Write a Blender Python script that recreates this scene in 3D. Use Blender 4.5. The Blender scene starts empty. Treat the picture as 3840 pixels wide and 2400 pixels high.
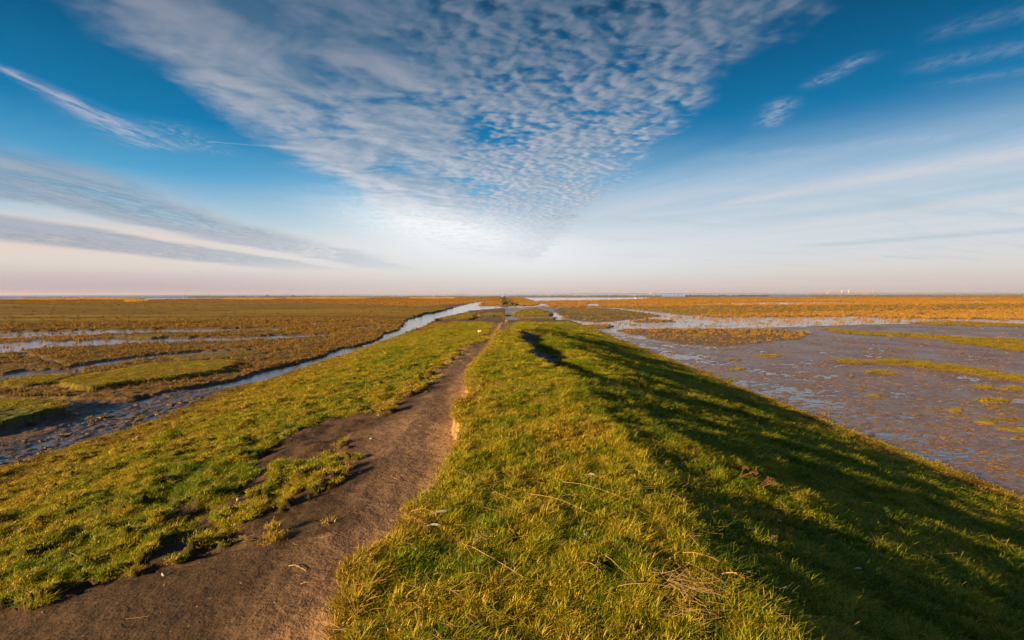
import bpy, math, random
import numpy as np
from mathutils import Matrix, Vector

SC = bpy.context.scene
COL = SC.collection
R = math.radians
random.seed(7)
RNG = np.random.default_rng(11)

# ------------------------------------------------------------------ camera
CAM_H = 3.4                       # metres above the mud flats, 1.6 above the crest
cd = bpy.data.cameras.new('camera')
cd.sensor_width = 36.0
cd.lens = 18.0
cd.clip_start = 0.05
cd.clip_end = 60000
cam = bpy.data.objects.new('camera', cd)
COL.objects.link(cam)
CAMR = Matrix.Rotation(R(-0.8), 4, 'Z') @ Matrix.Rotation(R(90 - 2.92), 4, 'X') @ Matrix.Rotation(R(-0.15), 4, 'Z')
cam.matrix_world = Matrix.Translation((0, 0, CAM_H)) @ CAMR
SC.camera = cam

SUN_EL = 12.5
EXPOSURE = 1.75
SUN_AZ_TRAVEL = 34.0              # direction the light travels, degrees from +X towards +Y

# ------------------------------------------------------------------ node helpers
class NT:
    def __init__(self, tree):
        self.t = tree
        self.n = tree.nodes
        self.l = tree.links
    def node(self, typ, **kw):
        nd = self.n.new(typ)
        for k, v in kw.items():
            setattr(nd, k, v)
        return nd
    def put(self, sock, v):
        if isinstance(v, E):
            self.l.new(v.s, sock)
        elif isinstance(v, bpy.types.NodeSocket):
            self.l.new(v, sock)
        else:
            sock.default_value = v
    def math(self, op, *a, clamp=False):
        nd = self.node('ShaderNodeMath', operation=op, use_clamp=clamp)
        for i, v in enumerate(a):
            self.put(nd.inputs[i], v)
        return E(self, nd.outputs[0])
    def smooth(self, x, a, b, lo=0.0, hi=1.0):
        nd = self.node('ShaderNodeMapRange', interpolation_type='SMOOTHSTEP')
        self.put(nd.inputs[0], x)
        for i, v in ((1, a), (2, b), (3, lo), (4, hi)):
            self.put(nd.inputs[i], v)
        return E(self, nd.outputs[0])
    def comb(self, x, y, z=0.0):
        nd = self.node('ShaderNodeCombineXYZ')
        for i, v in enumerate((x, y, z)):
            self.put(nd.inputs[i], v)
        return E(self, nd.outputs[0])
    def noise(self, vec, scale, detail=2.0, rough=0.5, dist=0.0):
        nd = self.node('ShaderNodeTexNoise', noise_dimensions='3D')
        self.put(nd.inputs['Vector'], vec)
        nd.inputs['Scale'].default_value = scale
        nd.inputs['Detail'].default_value = detail
        nd.inputs['Roughness'].default_value = rough
        nd.inputs['Distortion'].default_value = dist
        return E(self, nd.outputs[0])
    def mix(self, f, a, b, mode='MIX'):
        nd = self.node('ShaderNodeMix', data_type='RGBA', blend_type=mode)
        self.put(nd.inputs[0], f)
        self.put(nd.inputs[6], a)
        self.put(nd.inputs[7], b)
        return E(self, nd.outputs[2])
    def ramp(self, fac, stops, interp='LINEAR'):
        nd = self.node('ShaderNodeValToRGB')
        self.put(nd.inputs[0], fac)
        cr = nd.color_ramp
        cr.interpolation = interp
        while len(cr.elements) < len(stops):
            cr.elements.new(0.5)
        for e, (p, c) in zip(cr.elements, stops):
            e.position = p
            e.color = (*c, 1.0)
        return E(self, nd.outputs[0])
    def attr(self, name, typ='GEOMETRY', out='Color'):
        nd = self.node('ShaderNodeAttribute', attribute_name=name, attribute_type=typ)
        return E(self, nd.outputs[out])

class E:
    def __init__(self, nt, s):
        self.nt, self.s = nt, s
    def __add__(self, o): return self.nt.math('ADD', self, o)
    __radd__ = __add__
    def __sub__(self, o): return self.nt.math('SUBTRACT', self, o)
    def __rsub__(self, o): return self.nt.math('SUBTRACT', o, self)
    def __mul__(self, o): return self.nt.math('MULTIPLY', self, o)
    __rmul__ = __mul__
    def __truediv__(self, o): return self.nt.math('DIVIDE', self, o)
    def __rtruediv__(self, o): return self.nt.math('DIVIDE', o, self)
    def exp(self): return self.nt.math('EXPONENT', self)
    def max(self, o): return self.nt.math('MAXIMUM', self, o)
    def min(self, o): return self.nt.math('MINIMUM', self, o)
    def clamp(self): return self.nt.math('ADD', self, 0.0, clamp=True)

def rgb(*c):
    return (*c, 1.0)

# ------------------------------------------------------------------ world: sky with high cloud
def build_world():
    w = bpy.data.worlds.new('World')
    SC.world = w
    w.use_nodes = True
    w.node_tree.nodes.clear()
    N = NT(w.node_tree)
    tc = N.node('ShaderNodeTexCoord')
    sep = N.node('ShaderNodeSeparateXYZ')
    N.l.new(tc.outputs['Generated'], sep.inputs[0])
    dx, dy, dz = (E(N, sep.outputs[i]) for i in range(3))
    hor = N.math('SQRT', dx * dx + dy * dy)
    tanel = dz / hor.max(0.001)
    z = dz.max(0.012)
    u = dx / z
    v = dy / z
    # clear sky: Nishita plus the graded haze-to-blue run of this evening's air
    sky = N.node('ShaderNodeTexSky', sky_type='NISHITA')
    sky.sun_disc = False
    sky.sun_elevation = R(SUN_EL)
    sky.sun_rotation = R(90 - (180 + SUN_AZ_TRAVEL))
    sky.air_density = 1.0
    sky.dust_density = 0.6
    sky.ozone_density = 2.0
    grad = N.ramp(N.math('ADD', tanel * 0.8, 0.0, clamp=True), [
        (0.000, (0.56, 0.46, 0.48)), (0.012, (0.64, 0.55, 0.53)), (0.035, (0.70, 0.65, 0.60)),
        (0.070, (0.62, 0.69, 0.72)), (0.110, (0.38, 0.56, 0.68)), (0.160, (0.085, 0.36, 0.61)),
        (0.230, (0.003, 0.190, 0.42)), (0.33, (0.0, 0.105, 0.255)), (0.45, (0.0, 0.045, 0.112)),
        (0.62, (0.0, 0.030, 0.075)), (1.0, (0.0, 0.022, 0.06))])
    grad = N.mix(N.smooth(tanel, -0.02, -0.001), rgb(0.20, 0.17, 0.16), grad)
    base = N.mix(1.0, grad, N.mix(1.0, sky.outputs[0], rgb(0.002, 0.002, 0.002), 'MULTIPLY'), 'ADD')
    # haze is warmer and darker to the left, whiter to the right
    az = dx / hor.max(0.001)
    low = 1.0 - N.smooth(tanel, 0.0, 0.055)
    left = 1.0 - N.smooth(az, -0.65, -0.05)
    base = N.mix(low * left * 0.75, base, rgb(0.47, 0.36, 0.43))
    band_w = N.smooth(tanel, 0.03, 0.075) * (1.0 - N.smooth(tanel, 0.085, 0.125)) * left
    base = N.mix(band_w * 0.9, base, rgb(0.80, 0.66, 0.58))
    uv = N.comb(u, v)
    # --- thin veil low on the right and in the middle
    vst = N.noise(N.comb(u * 0.35 + v * 0.16, v * 0.09 + 3.0), 1.8, 4.0, 0.55, 0.6)
    veil = N.smooth(az, -0.1, 0.25) * N.smooth(tanel, 0.02, 0.06) * (1.0 - N.smooth(tanel, 0.13, 0.33))
    base = N.mix(veil * N.smooth(vst, 0.20, 0.75, 0.25, 0.8), base, rgb(0.68, 0.70, 0.74))
    vs2 = N.noise(N.comb(u * 0.25, v * 0.9 - u * 0.5), 1.1, 4.0, 0.6, 0.6)
    base = N.mix(veil * N.smooth(vs2, 0.5, 0.75) * 0.45, base, rgb(0.40, 0.53, 0.62))
    def seg(u0, v0, u1, v1, wd, s0=0.15, s1=0.85, taper=0.0):
        du, dv = u1 - u0, v1 - v0
        L = math.hypot(du, dv)
        t = ((u - u0) * (du / L / L)) + ((v - v0) * (dv / L / L))
        d = ((u - u0) * (-dv / L)) + ((v - v0) * (du / L))
        ww = wd if not taper else (t * taper + wd)
        q = d / ww
        return ((q * q * -1.0).exp() * N.smooth(t, 0.0, s0) * (1.0 - N.smooth(t, s1, 1.0)), t)
    fib = N.noise(N.comb(u * 4.0, v * 1.2), 3.0, 5.0, 0.62, 0.8)
    # bright streak on the right, hooked wisps
    a, _ = seg(2.35, 6.0, 4.6, 2.2, 0.16, 0.12, 0.9, 0.22)
    base = N.mix(a * N.smooth(fib, 0.15, 0.7, 0.35, 1.0) * 0.80, base, rgb(0.66, 0.66, 0.70))
    a, _ = seg(1.3, 5.2, 4.2, 4.6, 0.16, 0.2, 0.8)
    base = N.mix(a * 0.40, base, rgb(0.50, 0.60, 0.70))
    a, _ = seg(1.2, 4.0, 3.8, 2.9, 0.10, 0.3, 0.8)
    base = N.mix(a * N.smooth(fib, 0.3, 0.7) * 0.30, base, rgb(0.45, 0.55, 0.68))
    for (u0, v0, u1, v1, wd, am, cl) in ((4.2, 8.6, 5.6, 4.4, 0.32, 0.45, (0.70, 0.70, 0.72)), (6.2, 11.5, 9.0, 7.0, 0.55, 0.55, (0.38, 0.52, 0.60)),
                                         (3.0, 7.2, 4.9, 5.6, 0.30, 0.35, (0.42, 0.55, 0.64)), (1.6, 6.8, 3.2, 5.6, 0.16, 0.35, (0.70, 0.72, 0.75))):
        a, _ = seg(u0, v0, u1, v1, wd, 0.25, 0.8)
        base = N.mix(a * N.smooth(fib, 0.15, 0.7, 0.4, 1.0) * am, base, rgb(*cl))
    fib2 = N.noise(N.comb(u * 9.0 + v * 3.0, v * 5.0 - u * 3.0), 2.6, 4.0, 0.6, 0.5)
    for (u0, v0, u1, v1, wd, am) in ((1.62, 3.2, 1.42, 2.60, 0.07, 0.48), (1.47, 2.58, 1.55, 2.12, 0.05, 0.35),
                                     (1.75, 2.35, 2.3, 2.0, 0.09, 0.22), (1.60, 2.05, 1.95, 1.80, 0.07, 0.17),
                                     (1.95, 2.55, 2.7, 2.15, 0.06, 0.15), (1.75, 1.72, 2.2, 1.62, 0.06, 0.12)):
        a, _ = seg(u0, v0, u1, v1, wd, 0.3, 0.7)
        base = N.mix(a * N.smooth(fib2, 0.28, 0.68) * am, base, rgb(0.46, 0.50, 0.62))
    # feather-like cirrus on the left
    wl = N.noise(uv, 2.2, 3.0, 0.6) - 0.5
    a, t = seg(-2.20, 2.27, -2.36, 3.75, 0.025, 0.08, 0.80, 0.16)
    a2 = a * N.smooth(fib + wl * 0.5, 0.30, 0.66)
    base = N.mix(a2 * 0.68, base, rgb(0.56, 0.54, 0.63))
    a, _ = seg(-2.02, 2.9, -2.0, 3.9, 0.12, 0.3, 0.7)
    base = N.mix(a * N.smooth(fib2, 0.38, 0.7) * 0.30, base, rgb(0.50, 0.52, 0.64))
    a, _ = seg(-1.95, 3.43, -1.40, 3.60, 0.008, 0.05, 0.9)
    base = N.mix(a * 0.22, base, rgb(0.70, 0.75, 0.85))
    # grey bands low on the left
    st = N.noise(N.comb(u * 0.8 + v * 0.07, v * 0.16 + 5.0), 1.3, 6.0, 0.62, 0.9)
    us = u + (N.noise(uv, 0.35, 2.0, 0.5) - 0.5) * 1.6
    b1 = N.smooth(us, -5.6, -5.0) * (1.0 - N.smooth(us, -3.9, -3.2))
    b2 = N.smooth(us, -9.8, -8.6) * (1.0 - N.smooth(us, -6.6, -6.0))
    bands = ((b1 + b2).min(1.0)) * N.smooth(v, 2.0, 4.2) * (1.0 - N.smooth(v, 13.0, 24.0))
    glow = (1.0 - N.smooth(tanel, 0.10, 0.2)) * left
    base = N.mix(N.smooth(u * -1.0, 2.9, 4.0) * N.smooth(st, 0.35, 0.65) * N.smooth(tanel, 0.03, 0.1) * (1.0 - N.smooth(tanel, 0.22, 0.36)) * left * 0.55,
                 base, rgb(0.68, 0.60, 0.60))
    shade = N.mix(N.smooth(st, 0.4, 0.62), rgb(0.17, 0.28, 0.40), rgb(0.36, 0.42, 0.51))
    base = N.mix(bands * N.smooth(st * 0.6 + fib * 0.5, 0.30, 0.62) * 0.82, base, shade)
    # --- bright patch of lit cloud above the groyne
    q1 = (dx / dy.max(0.05) + 0.11) / 0.21
    q2 = (tanel - 0.104 + (dx / dy.max(0.05)) * 0.16) / 0.045
    gl = (q1 * q1 * -1.0 - q2 * q2).exp() * N.smooth(dy, 0.0, 0.3)
    q3 = (dx / dy.max(0.05) + 0.05) / 0.42
    q4 = (tanel - 0.075) / 0.05
    gl2 = (q3 * q3 * -1.0 - q4 * q4).exp() * N.smooth(dy, 0.0, 0.3)
    base = N.mix(gl2 * 0.65, base, rgb(0.80, 0.84, 0.86))
    # --- mackerel sheet running away from the camera
    w1 = N.noise(uv, 0.9, 4.0, 0.6) - 0.5
    w2 = N.noise(uv, 3.2, 5.0, 0.62) - 0.5
    ml = N.smooth(u + w1 * 0.55 + w2 * 0.45, -1.62, -1.30)
    mr = 1.0 - N.smooth(u + w1 * 0.55 + w2 * 0.75, 0.80, 1.12)
    mv = 1.0 - N.smooth(v + w1 * 3.0 - u * 2.2, 10.5, 17.0)
    M = ml * mr * mv
    rt = N.smooth(u + w1 * 0.9, -0.75, 0.05)
    wa = N.comb(u + w2 * 0.06, v * 0.92 + w1 * 0.2)
    cell = N.noise(wa, 11.5, 3.0, 0.45, 0.1)
    cellb = N.noise(N.comb(u + w2 * 0.06 - 0.030, v * 0.92 + w1 * 0.2 + 0.012), 11.5, 3.0, 0.45, 0.1)
    big = N.noise(uv, 1.7, 4.0, 0.55, 0.4)
    bigb = N.noise(N.comb(u - 0.10, v + 0.05), 1.7, 4.0, 0.55, 0.4)
    soft = N.smooth(big * 0.9 + cell * 0.2 + 0.09, 0.42, 0.64)
    puff = N.smooth(cell * 0.8 + 0.10 + (big - 0.5) * 0.75 + 0.09, 0.36, 0.64)
    dens = N.mix(rt, N.comb(soft, soft, soft), N.comb(puff, puff, puff))
    dsep = N.node('ShaderNodeSeparateXYZ')
    N.l.new(dens.s, dsep.inputs[0])
    d = E(N, dsep.outputs[0])
    far = N.smooth(v, 3.5, 8.0)
    alpha = M * (d * (1.0 - far * 0.25) + far * 0.2).min(1.0) * 0.87
    rel_s = (cell - cellb) * 3.2
    rel_b = (big - bigb) * 4.5
    edge = (1.0 - N.smooth(u + w1 * 0.55 + w2 * 0.45, -1.42, -0.95))
    lit = (rel_s * 0.85 * (rt * 0.85 + 0.12) + rel_b * (1.0 - rt * 0.7) + 0.36 + edge * 0.36).clamp()
    up = N.smooth(tanel, 0.10, 0.55)
    dark_c = N.mix(up, rgb(0.33, 0.43, 0.55), rgb(0.045, 0.135, 0.245))
    lit_c = N.mix(up, rgb(0.66, 0.67, 0.72), rgb(0.200, 0.245, 0.335))
    cc = N.mix(lit, dark_c, lit_c)
    out = N.mix(alpha, base, cc)
    out = N.mix(gl * N.smooth(fib + w2 * 0.9, 0.1, 0.7, 0.50, 0.95), out, rgb(0.97, 0.99, 1.0))
    k = 10.0 / 2 ** EXPOSURE
    out = N.mix(1.0, out, rgb(k, k, k), 'MULTIPLY')
    bg = N.node('ShaderNodeBackground')
    N.l.new(out.s, bg.inputs[0])
    bg.inputs[1].default_value = 0.1
    o = N.node('ShaderNodeOutputWorld')
    N.l.new(bg.outputs[0], o.inputs[0])
build_world()

sl = bpy.data.lights.new('sun', 'SUN')
sl.energy = 5.0
sl.angle = R(0.6)
sl.color = (1.0, 0.67, 0.27)
so = bpy.data.objects.new('sun', sl)
COL.objects.link(so)
_d = Vector((math.cos(R(SUN_AZ_TRAVEL)), math.sin(R(SUN_AZ_TRAVEL)), -math.tan(R(SUN_EL))))
so.rotation_euler = _d.to_track_quat('-Z', 'Y').to_euler()
so.location = (-30, -20, 30)

SC.view_settings.view_transform = 'Standard'
SC.view_settings.look = 'None'
SC.view_settings.exposure = EXPOSURE
SC.view_settings.gamma = 1.0
SC.view_settings.use_curve_mapping = False
SC.render.engine = 'CYCLES'
SC.cycles.max_bounces = 6
SC.cycles.diffuse_bounces = 2
SC.cycles.glossy_bounces = 2
SC.cycles.transparent_max_bounces = 8

# ------------------------------------------------------------------ maths: noise and ground plan
def perlin(x, y, seed):
    x = np.asarray(x, dtype=np.float64)
    y = np.asarray(y, dtype=np.float64)
    r = np.random.default_rng(seed)
    perm = r.permutation(256).astype(np.int32)
    perm = np.concatenate([perm, perm])
    ang = r.random(256) * 2 * np.pi
    gx, gy = np.cos(ang), np.sin(ang)
    xi = np.floor(x).astype(np.int64)
    yi = np.floor(y).astype(np.int64)
    xf, yf = x - xi, y - yi
    a, b = xi & 255, yi & 255
    a1, b1 = (a + 1) & 255, (b + 1) & 255
    u = xf * xf * xf * (xf * (xf * 6 - 15) + 10)
    v = yf * yf * yf * (yf * (yf * 6 - 15) + 10)
    h00, h10 = perm[perm[a] + b], perm[perm[a1] + b]
    h01, h11 = perm[perm[a] + b1], perm[perm[a1] + b1]
    n00 = gx[h00] * xf + gy[h00] * yf
    n10 = gx[h10] * (xf - 1) + gy[h10] * yf
    n01 = gx[h01] * xf + gy[h01] * (yf - 1)
    n11 = gx[h11] * (xf - 1) + gy[h11] * (yf - 1)
    return ((n00 * (1 - u) + n10 * u) * (1 - v) + (n01 * (1 - u) + n11 * u) * v) * 1.5

def fbm(x, y, s, o, seed, g=0.5):
    r, a, t = 0.0, 1.0, 0.0
    for i in range(o):
        r = r + a * perlin(x * s + 13.7 * i, y * s - 7.1 * i, seed + i)
        t += a
        a *= g
        s *= 2.03
    return r / t

def sstep(x, a, b):
    t = np.clip((x - a) / (b - a), 0, 1)
    return t * t * (3 - 2 * t)

PF = 1920.0
RM = np.array(CAMR.to_3x3())
def ray(px, py):
    d = RM @ np.array([(px - 1920) / PF, (1200 - py) / PF, -1.0])
    return d
def G(px, py, z=0.0):
    """point of the horizontal plane z seen at photograph pixel (px, py)"""
    d = ray(px, py)
    t = (z - CAM_H) / min(d[2], -0.0022)
    return (d[0] * t, d[1] * t)

def crest_z(Y):
    return 1.8 * (1 - sstep(Y, 20.0, 66.0) * 0.55 - 0.45 * np.clip((Y - 24) / 42.0, 0, 1))

def xr_tab():
    pts = [(1867, 1232), (1841, 1295), (1800, 1335), (1752, 1396), (1752, 1440), (1772, 1478), (1698, 1517), (1712, 1560),
           (1735, 1602), (1700, 1690), (1693, 1718), (1619, 1824), (1529, 1893), (1486, 1983), (1423, 2055),
           (1333, 2108), (1290, 2171), (1268, 2260), (1255, 2395)]
    g = sorted([G(a, b, 1.8)[::-1] for a, b in pts])
    return np.array([p[0] for p in g]), np.array([p[1] for p in g])
XRY, XRX = xr_tab()
def lip_left(Y):
    return np.interp(Y, XRY, XRX)
def rr_tab():
    pts = [(1954, 1230), (1930, 1246), (1952, 1257), (1922, 1263), (1954, 1277), (1997, 1306), (1960, 1319), (1978, 1330),
           (2021, 1345), (2062, 1359), (2060, 1380)]
    g = sorted([G(a, b, 1.8)[::-1] for a, b in pts])
    return np.array([p[0] for p in g]), np.array([p[1] for p in g])
RRY, RRX = rr_tab()

def dike(X, Y, detail=True):
    """height of the embankment without turf relief, -1 where there is none"""
    zc = crest_z(Y)
    k = zc / 1.8
    # right side
    s = np.clip((X - 1.3) / (8.4 - 1.3), 0, 1)
    zr = zc * (1 - s) ** 1.16
    zr = zr - 0.035 * k * np.exp(-((X - 1.55) / 0.6) ** 2)
    # left side from the path floor down
    zf = zc - 0.32 * k
    s2 = np.clip((-X - 1.4) / (9.5 - 1.4), 0, 1)
    zl = zf * (1 - s2 ** 1.05)
    XR = lip_left(Y)
    q = np.clip((XR - X) / 0.46, 0, 1)
    step = np.where(X < XR, 0.07 + 0.25 * (1 - (1 - q) ** 1.9), 0.0)
    zt = zc - step * k
    z = np.where(X > XR, np.where(X > -0.2, zr, zc), np.minimum(zt, np.maximum(zl, zt - 0.5)))
    z = np.where((X <= XR) & (q >= 1), zl, z)
    return z

def bank_pt(px, py, f=dike):
    """point of the embankment surface seen at a photograph pixel"""
    d = ray(px, py)
    o = np.array([0, 0, CAM_H])
    t = np.linspace(0.6, 90, 9000)
    P = o[None, :] + d[None, :] * t[:, None]
    h = np.maximum(dike(P[:, 0], P[:, 1]), 0)
    i = int(np.argmax(P[:, 2] < h))
    return P[i]

def xl_tab():
    pts = [(1880, 1240), (1840, 1262), (1777, 1295), (1735, 1332), (1671, 1380), (1629, 1412), (1620, 1454), (1530, 1496), (1500, 1539),
           (1420, 1581), (1330, 1620), (1345, 1703), (1330, 1782), (1215, 1840), (1140, 1960), (1000, 2035), (800, 2095),
           (560, 2130), (430, 2190), (200, 2225), (60, 2300), (-300, 2394)]
    g = sorted([tuple(bank_pt(a, b)[:2][::-1]) for a, b in pts])
    return np.array([p[0] for p in g]), np.array([p[1] for p in g])
XLY, XLX = xl_tab()
def path_left(Y):
    return np.interp(Y, XLY, XLX)

def inpoly(X, Y, poly):
    p = np.array(poly)
    x0, y0 = p.min(0)
    x1, y1 = p.max(0)
    m = np.zeros(X.shape, bool)
    bb = (X >= x0) & (X <= x1) & (Y >= y0) & (Y <= y1)
    if not bb.any():
        return m
    x, y = X[bb], Y[bb]
    c = np.zeros(x.shape, bool)
    n = len(p)
    for i in range(n):
        xa, ya = p[i]
        xb, yb = p[(i + 1) % n]
        if ya == yb:
            continue
        hit = ((ya > y) != (yb > y)) & (x < (xb - xa) * (y - ya) / (yb - ya) + xa)
        c ^= hit
    m[bb] = c
    return m

def PG(*pts, z=0.0):
    return [G(a, b, z) for a, b in pts]

# colours (albedo)
MUD = (0.090, 0.060, 0.046)
BROWN = (0.115, 0.075, 0.026)
OLIVE = (0.190, 0.122, 0.012)
ORANGE = (0.23, 0.125, 0.034)
PINK = (0.22, 0.112, 0.050)
GREEN = (0.085, 0.100, 0.014)
ALGAE = (0.29, 0.200, 0.010)

# name, polygon, albedo, height, wetness, plant density, plant colour (0 brown .. 1 orange), roughness of relief
Z = []
def zone(poly, col, h, wet=0.3, dens=0.0, hue=0.0, rel=0.0, k='', wv=1.0):
    Z.append((poly, col, h, wet, dens, hue, rel, k, wv))

# -- left flats, far to near
zone(PG((-3000, 1121), (-3000, 1153), (600, 1138), (1000, 1134), (1560, 1152), (1753, 1139), (1800, 1128), (1870, 1117), (1600, 1115), (900, 1119), (500, 1125)), PINK, 0.10, 0.1, 0.6, 0.75, 0.03)
zone(PG((1000, 1120), (1880, 1114), (1860, 1128), (1780, 1136), (1560, 1150), (1200, 1140)), ORANGE, 0.10, 0.1, 0.6, 0.9, 0.03)
zone(PG((-3000, 1153), (0, 1142), (900, 1133), (1500, 1148), (1700, 1155), (1666, 1164), (1579, 1184), (1515, 1204), (1400, 1198), (1250, 1196), (900, 1200), (400, 1212), (0, 1222), (-3000, 1262)), OLIVE, 0.26, 0.05, 0.02, 0.1, 0.10, 'flat')
zone(PG((-3000, 1262), (0, 1222), (400, 1212), (900, 1200), (1250, 1196), (1515, 1204), (1506, 1228), (1488, 1241), (1440, 1255), (1416, 1276), (1337, 1300), (1280, 1306), (1217, 1336), (1137, 1358), (1005, 1389), (900, 1426), (635, 1474), (503, 1506), (300, 1535), (-900, 1560), (-3000, 1700)), BROWN, 0.10, 0.25, 0.62, 0.30, 0.05)
# pale wet mud behind the pink plants
zone(PG((500, 1124), (740, 1120), (1040, 1121), (1120, 1119), (900, 1117.5), (560, 1118.5)), MUD, -0.04, 0.9, wv=0.3)
zone(PG((-3000, 1127), (60, 1122), (330, 1120.5), (330, 1119), (60, 1119.5), (-3000, 1122)), MUD, -0.02, 0.9, wv=0.3)
# water and mud in it
zone(PG((-3000, 1290), (-500, 1254), (0, 1243), (500, 1236), (1050, 1231), (1100, 1241), (900, 1245), (560, 1250), (300, 1260), (0, 1272), (-3000, 1335)), MUD, -0.05, 0.9, 0.04, 0.5, 0.025, wv=0.6)
zone(PG((1118, 1211), (1150, 1213), (1200, 1219), (1205, 1226), (1170, 1228), (1165, 1222)), MUD, -0.06, 0.9)
zone(PG((-3000, 1335), (0, 1272), (300, 1260), (620, 1256), (620, 1276), (300, 1286), (120, 1294), (-3000, 1400)), MUD, 0.010, 0.9, 0.55, 0.6, 0.035)
zone(PG((-3000, 1390), (0, 1285), (300, 1278), (600, 1269), (900, 1263), (1240, 1253), (1250, 1263), (900, 1279), (400, 1298), (120, 1312), (0, 1331), (-3000, 1480)), MUD, -0.05, 0.9, 0.04, 0.5, 0.025, wv=0.6)
zone(PG((1320, 1227), (1480, 1229), (1480, 1233), (1330, 1232)), MUD, -0.03, 0.9)
zone(PG((20, 1310), (70, 1318), (160, 1345), (260, 1375), (230, 1378), (60, 1330)), MUD, -0.02, 0.9, 0.05, 0.3, 0.03, wv=0.7)
zone(PG((250, 1378), (400, 1354), (560, 1335), (750, 1318), (960, 1312), (960, 1323), (750, 1333), (560, 1352), (430, 1368), (300, 1392)), MUD, -0.02, 0.9, 0.04, 0.3, 0.03, wv=0.6)
zone(PG((-1500, 1440), (0, 1408), (100, 1390), (280, 1384), (330, 1400), (200, 1415), (0, 1430), (-1500, 1500)), MUD, 0.005, 0.8, 0.2, 0.2, 0.03)
zone(PG((-2500, 1560), (-600, 1500), (0, 1500), (220, 1498), (420, 1500), (503, 1508), (640, 1476), (400, 1560), (250, 1620), (-2000, 1800)), MUD, 0.045, 0.6, 0.12, 0.1, 0.06)
# green hummocks
zone(PG((235, 1450), (330, 1425), (460, 1402), (560, 1386), (700, 1374), (830, 1371), (880, 1380), (820, 1408), (640, 1436), (480, 1452), (330, 1478), (250, 1475)), (0.15, 0.125, 0.02), 0.26, 0.05, 0.03, 0, 0.03, 'turf')
zone(PG((40, 1447), (100, 1428), (180, 1422), (235, 1430), (215, 1446), (100, 1462), (50, 1460)), (0.12, 0.105, 0.02), 0.20, 0.05, 0.03, 0, 0.03, 'turf')
zone(PG((-900, 1545), (0, 1533), (120, 1529), (250, 1535), (215, 1565), (130, 1590), (0, 1630), (-500, 1720), (-1500, 1800)), (0.09, 0.095, 0.018), 0.30, 0.05, 0.03, 0, 0.05, 'turf')
zone(PG((620, 1345), (900, 1325), (1010, 1330), (880, 1345), (700, 1362)), (0.13, 0.10, 0.02), 0.16, 0.05, 0.1, 0.1, 0.03)
zone(PG((440, 1262), (620, 1256), (700, 1262), (560, 1272), (450, 1270)), (0.13, 0.10, 0.02), 0.16, 0.05, 0.3, 0.2, 0.03)
# creek water
zone(PG((2060, 1144), (1893, 1149), (1800, 1146), (1800, 1136), (1880, 1129), (1860, 1127), (1790, 1132), (1753, 1141), (1666, 1165), (1579, 1185), (1515, 1205), (1509, 1225), (1488, 1231),
        (1488, 1240), (1440, 1254), (1416, 1276), (1337, 1300), (1280, 1308), (1217, 1338), (1137, 1361), (1005, 1391), (900, 1428), (700, 1462),
        (635, 1478), (670, 1492), (760, 1472), (847, 1457), (979, 1433), (1085, 1401), (1217, 1353), (1280, 1344), (1396, 1298), (1468, 1274), (1515, 1254), (1575, 1231),
        (1635, 1199), (1750, 1172), (1760, 1164), (1850, 1158), (1960, 1152), (2060, 1149)), MUD, -0.16, 0.9, k='creek', wv=0.6)
# churned mud at the near end of the creek
zone(PG((700, 1462), (635, 1472), (503, 1507), (330, 1560), (220, 1610), (60, 1660), (-300, 1740), (-3000, 2000), (-3000, 2500), (-700, 1960), (-200, 1820), (0, 1771), (265, 1703), (529, 1607), (620, 1560), (760, 1510), (870, 1480), (847, 1457)), (0.075, 0.055, 0.042), 0.016, 0.85, 0.03, 0.1, 0.05, 'churn')
zone(PG((503, 1500), (560, 1490), (520, 1512), (490, 1512)), MUD, -0.08, 0.9)
# strip of turf along the creek beyond the dike, islets of turf in the mud at its end
zone(PG((1750, 1173), (1790, 1180), (1750, 1205), (1700, 1230), (1560, 1250), (1515, 1256), (1575, 1233), (1635, 1201)), (0.13, 0.115, 0.016), 0.22, 0.05, 0.02, 0, 0.05, 'turf', wv=0.8)
zone(PG((1795, 1183), (1850, 1175), (1890, 1179), (1912, 1186), (1850, 1189), (1800, 1190)), (0.15, 0.12, 0.015), 0.24, 0.05, 0.02, 0, 0.07, 'turf', wv=0.7)
zone(PG((1915, 1184), (1950, 1165), (2010, 1160), (2050, 1171), (2080, 1181), (2070, 1188), (1960, 1189)), (0.15, 0.12, 0.015), 0.30, 0.05, 0.02, 0, 0.07, 'turf', wv=0.7)
zone(PG((1940, 1198), (2000, 1198), (2040, 1198), (2085, 1196), (2112, 1202), (2095, 1211), (1950, 1209)), (0.14, 0.11, 0.015), 0.22, 0.05, 0.02, 0, 0.07, 'turf', wv=0.7)
# groyne surround
zone(PG((1796, 1147), (1812, 1134), (1870, 1128), (1892, 1118), (1960, 1118), (1990, 1128), (2010, 1142), (2000, 1147), (1893, 1148)), ORANGE, 0.10, 0.15, 0.8, 0.95, 0.04)
zone(PG((1897, 1146), (1897, 1118), (1903, 1118), (1912, 1134), (1910, 1146)), MUD, -0.05, 0.9)
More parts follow.
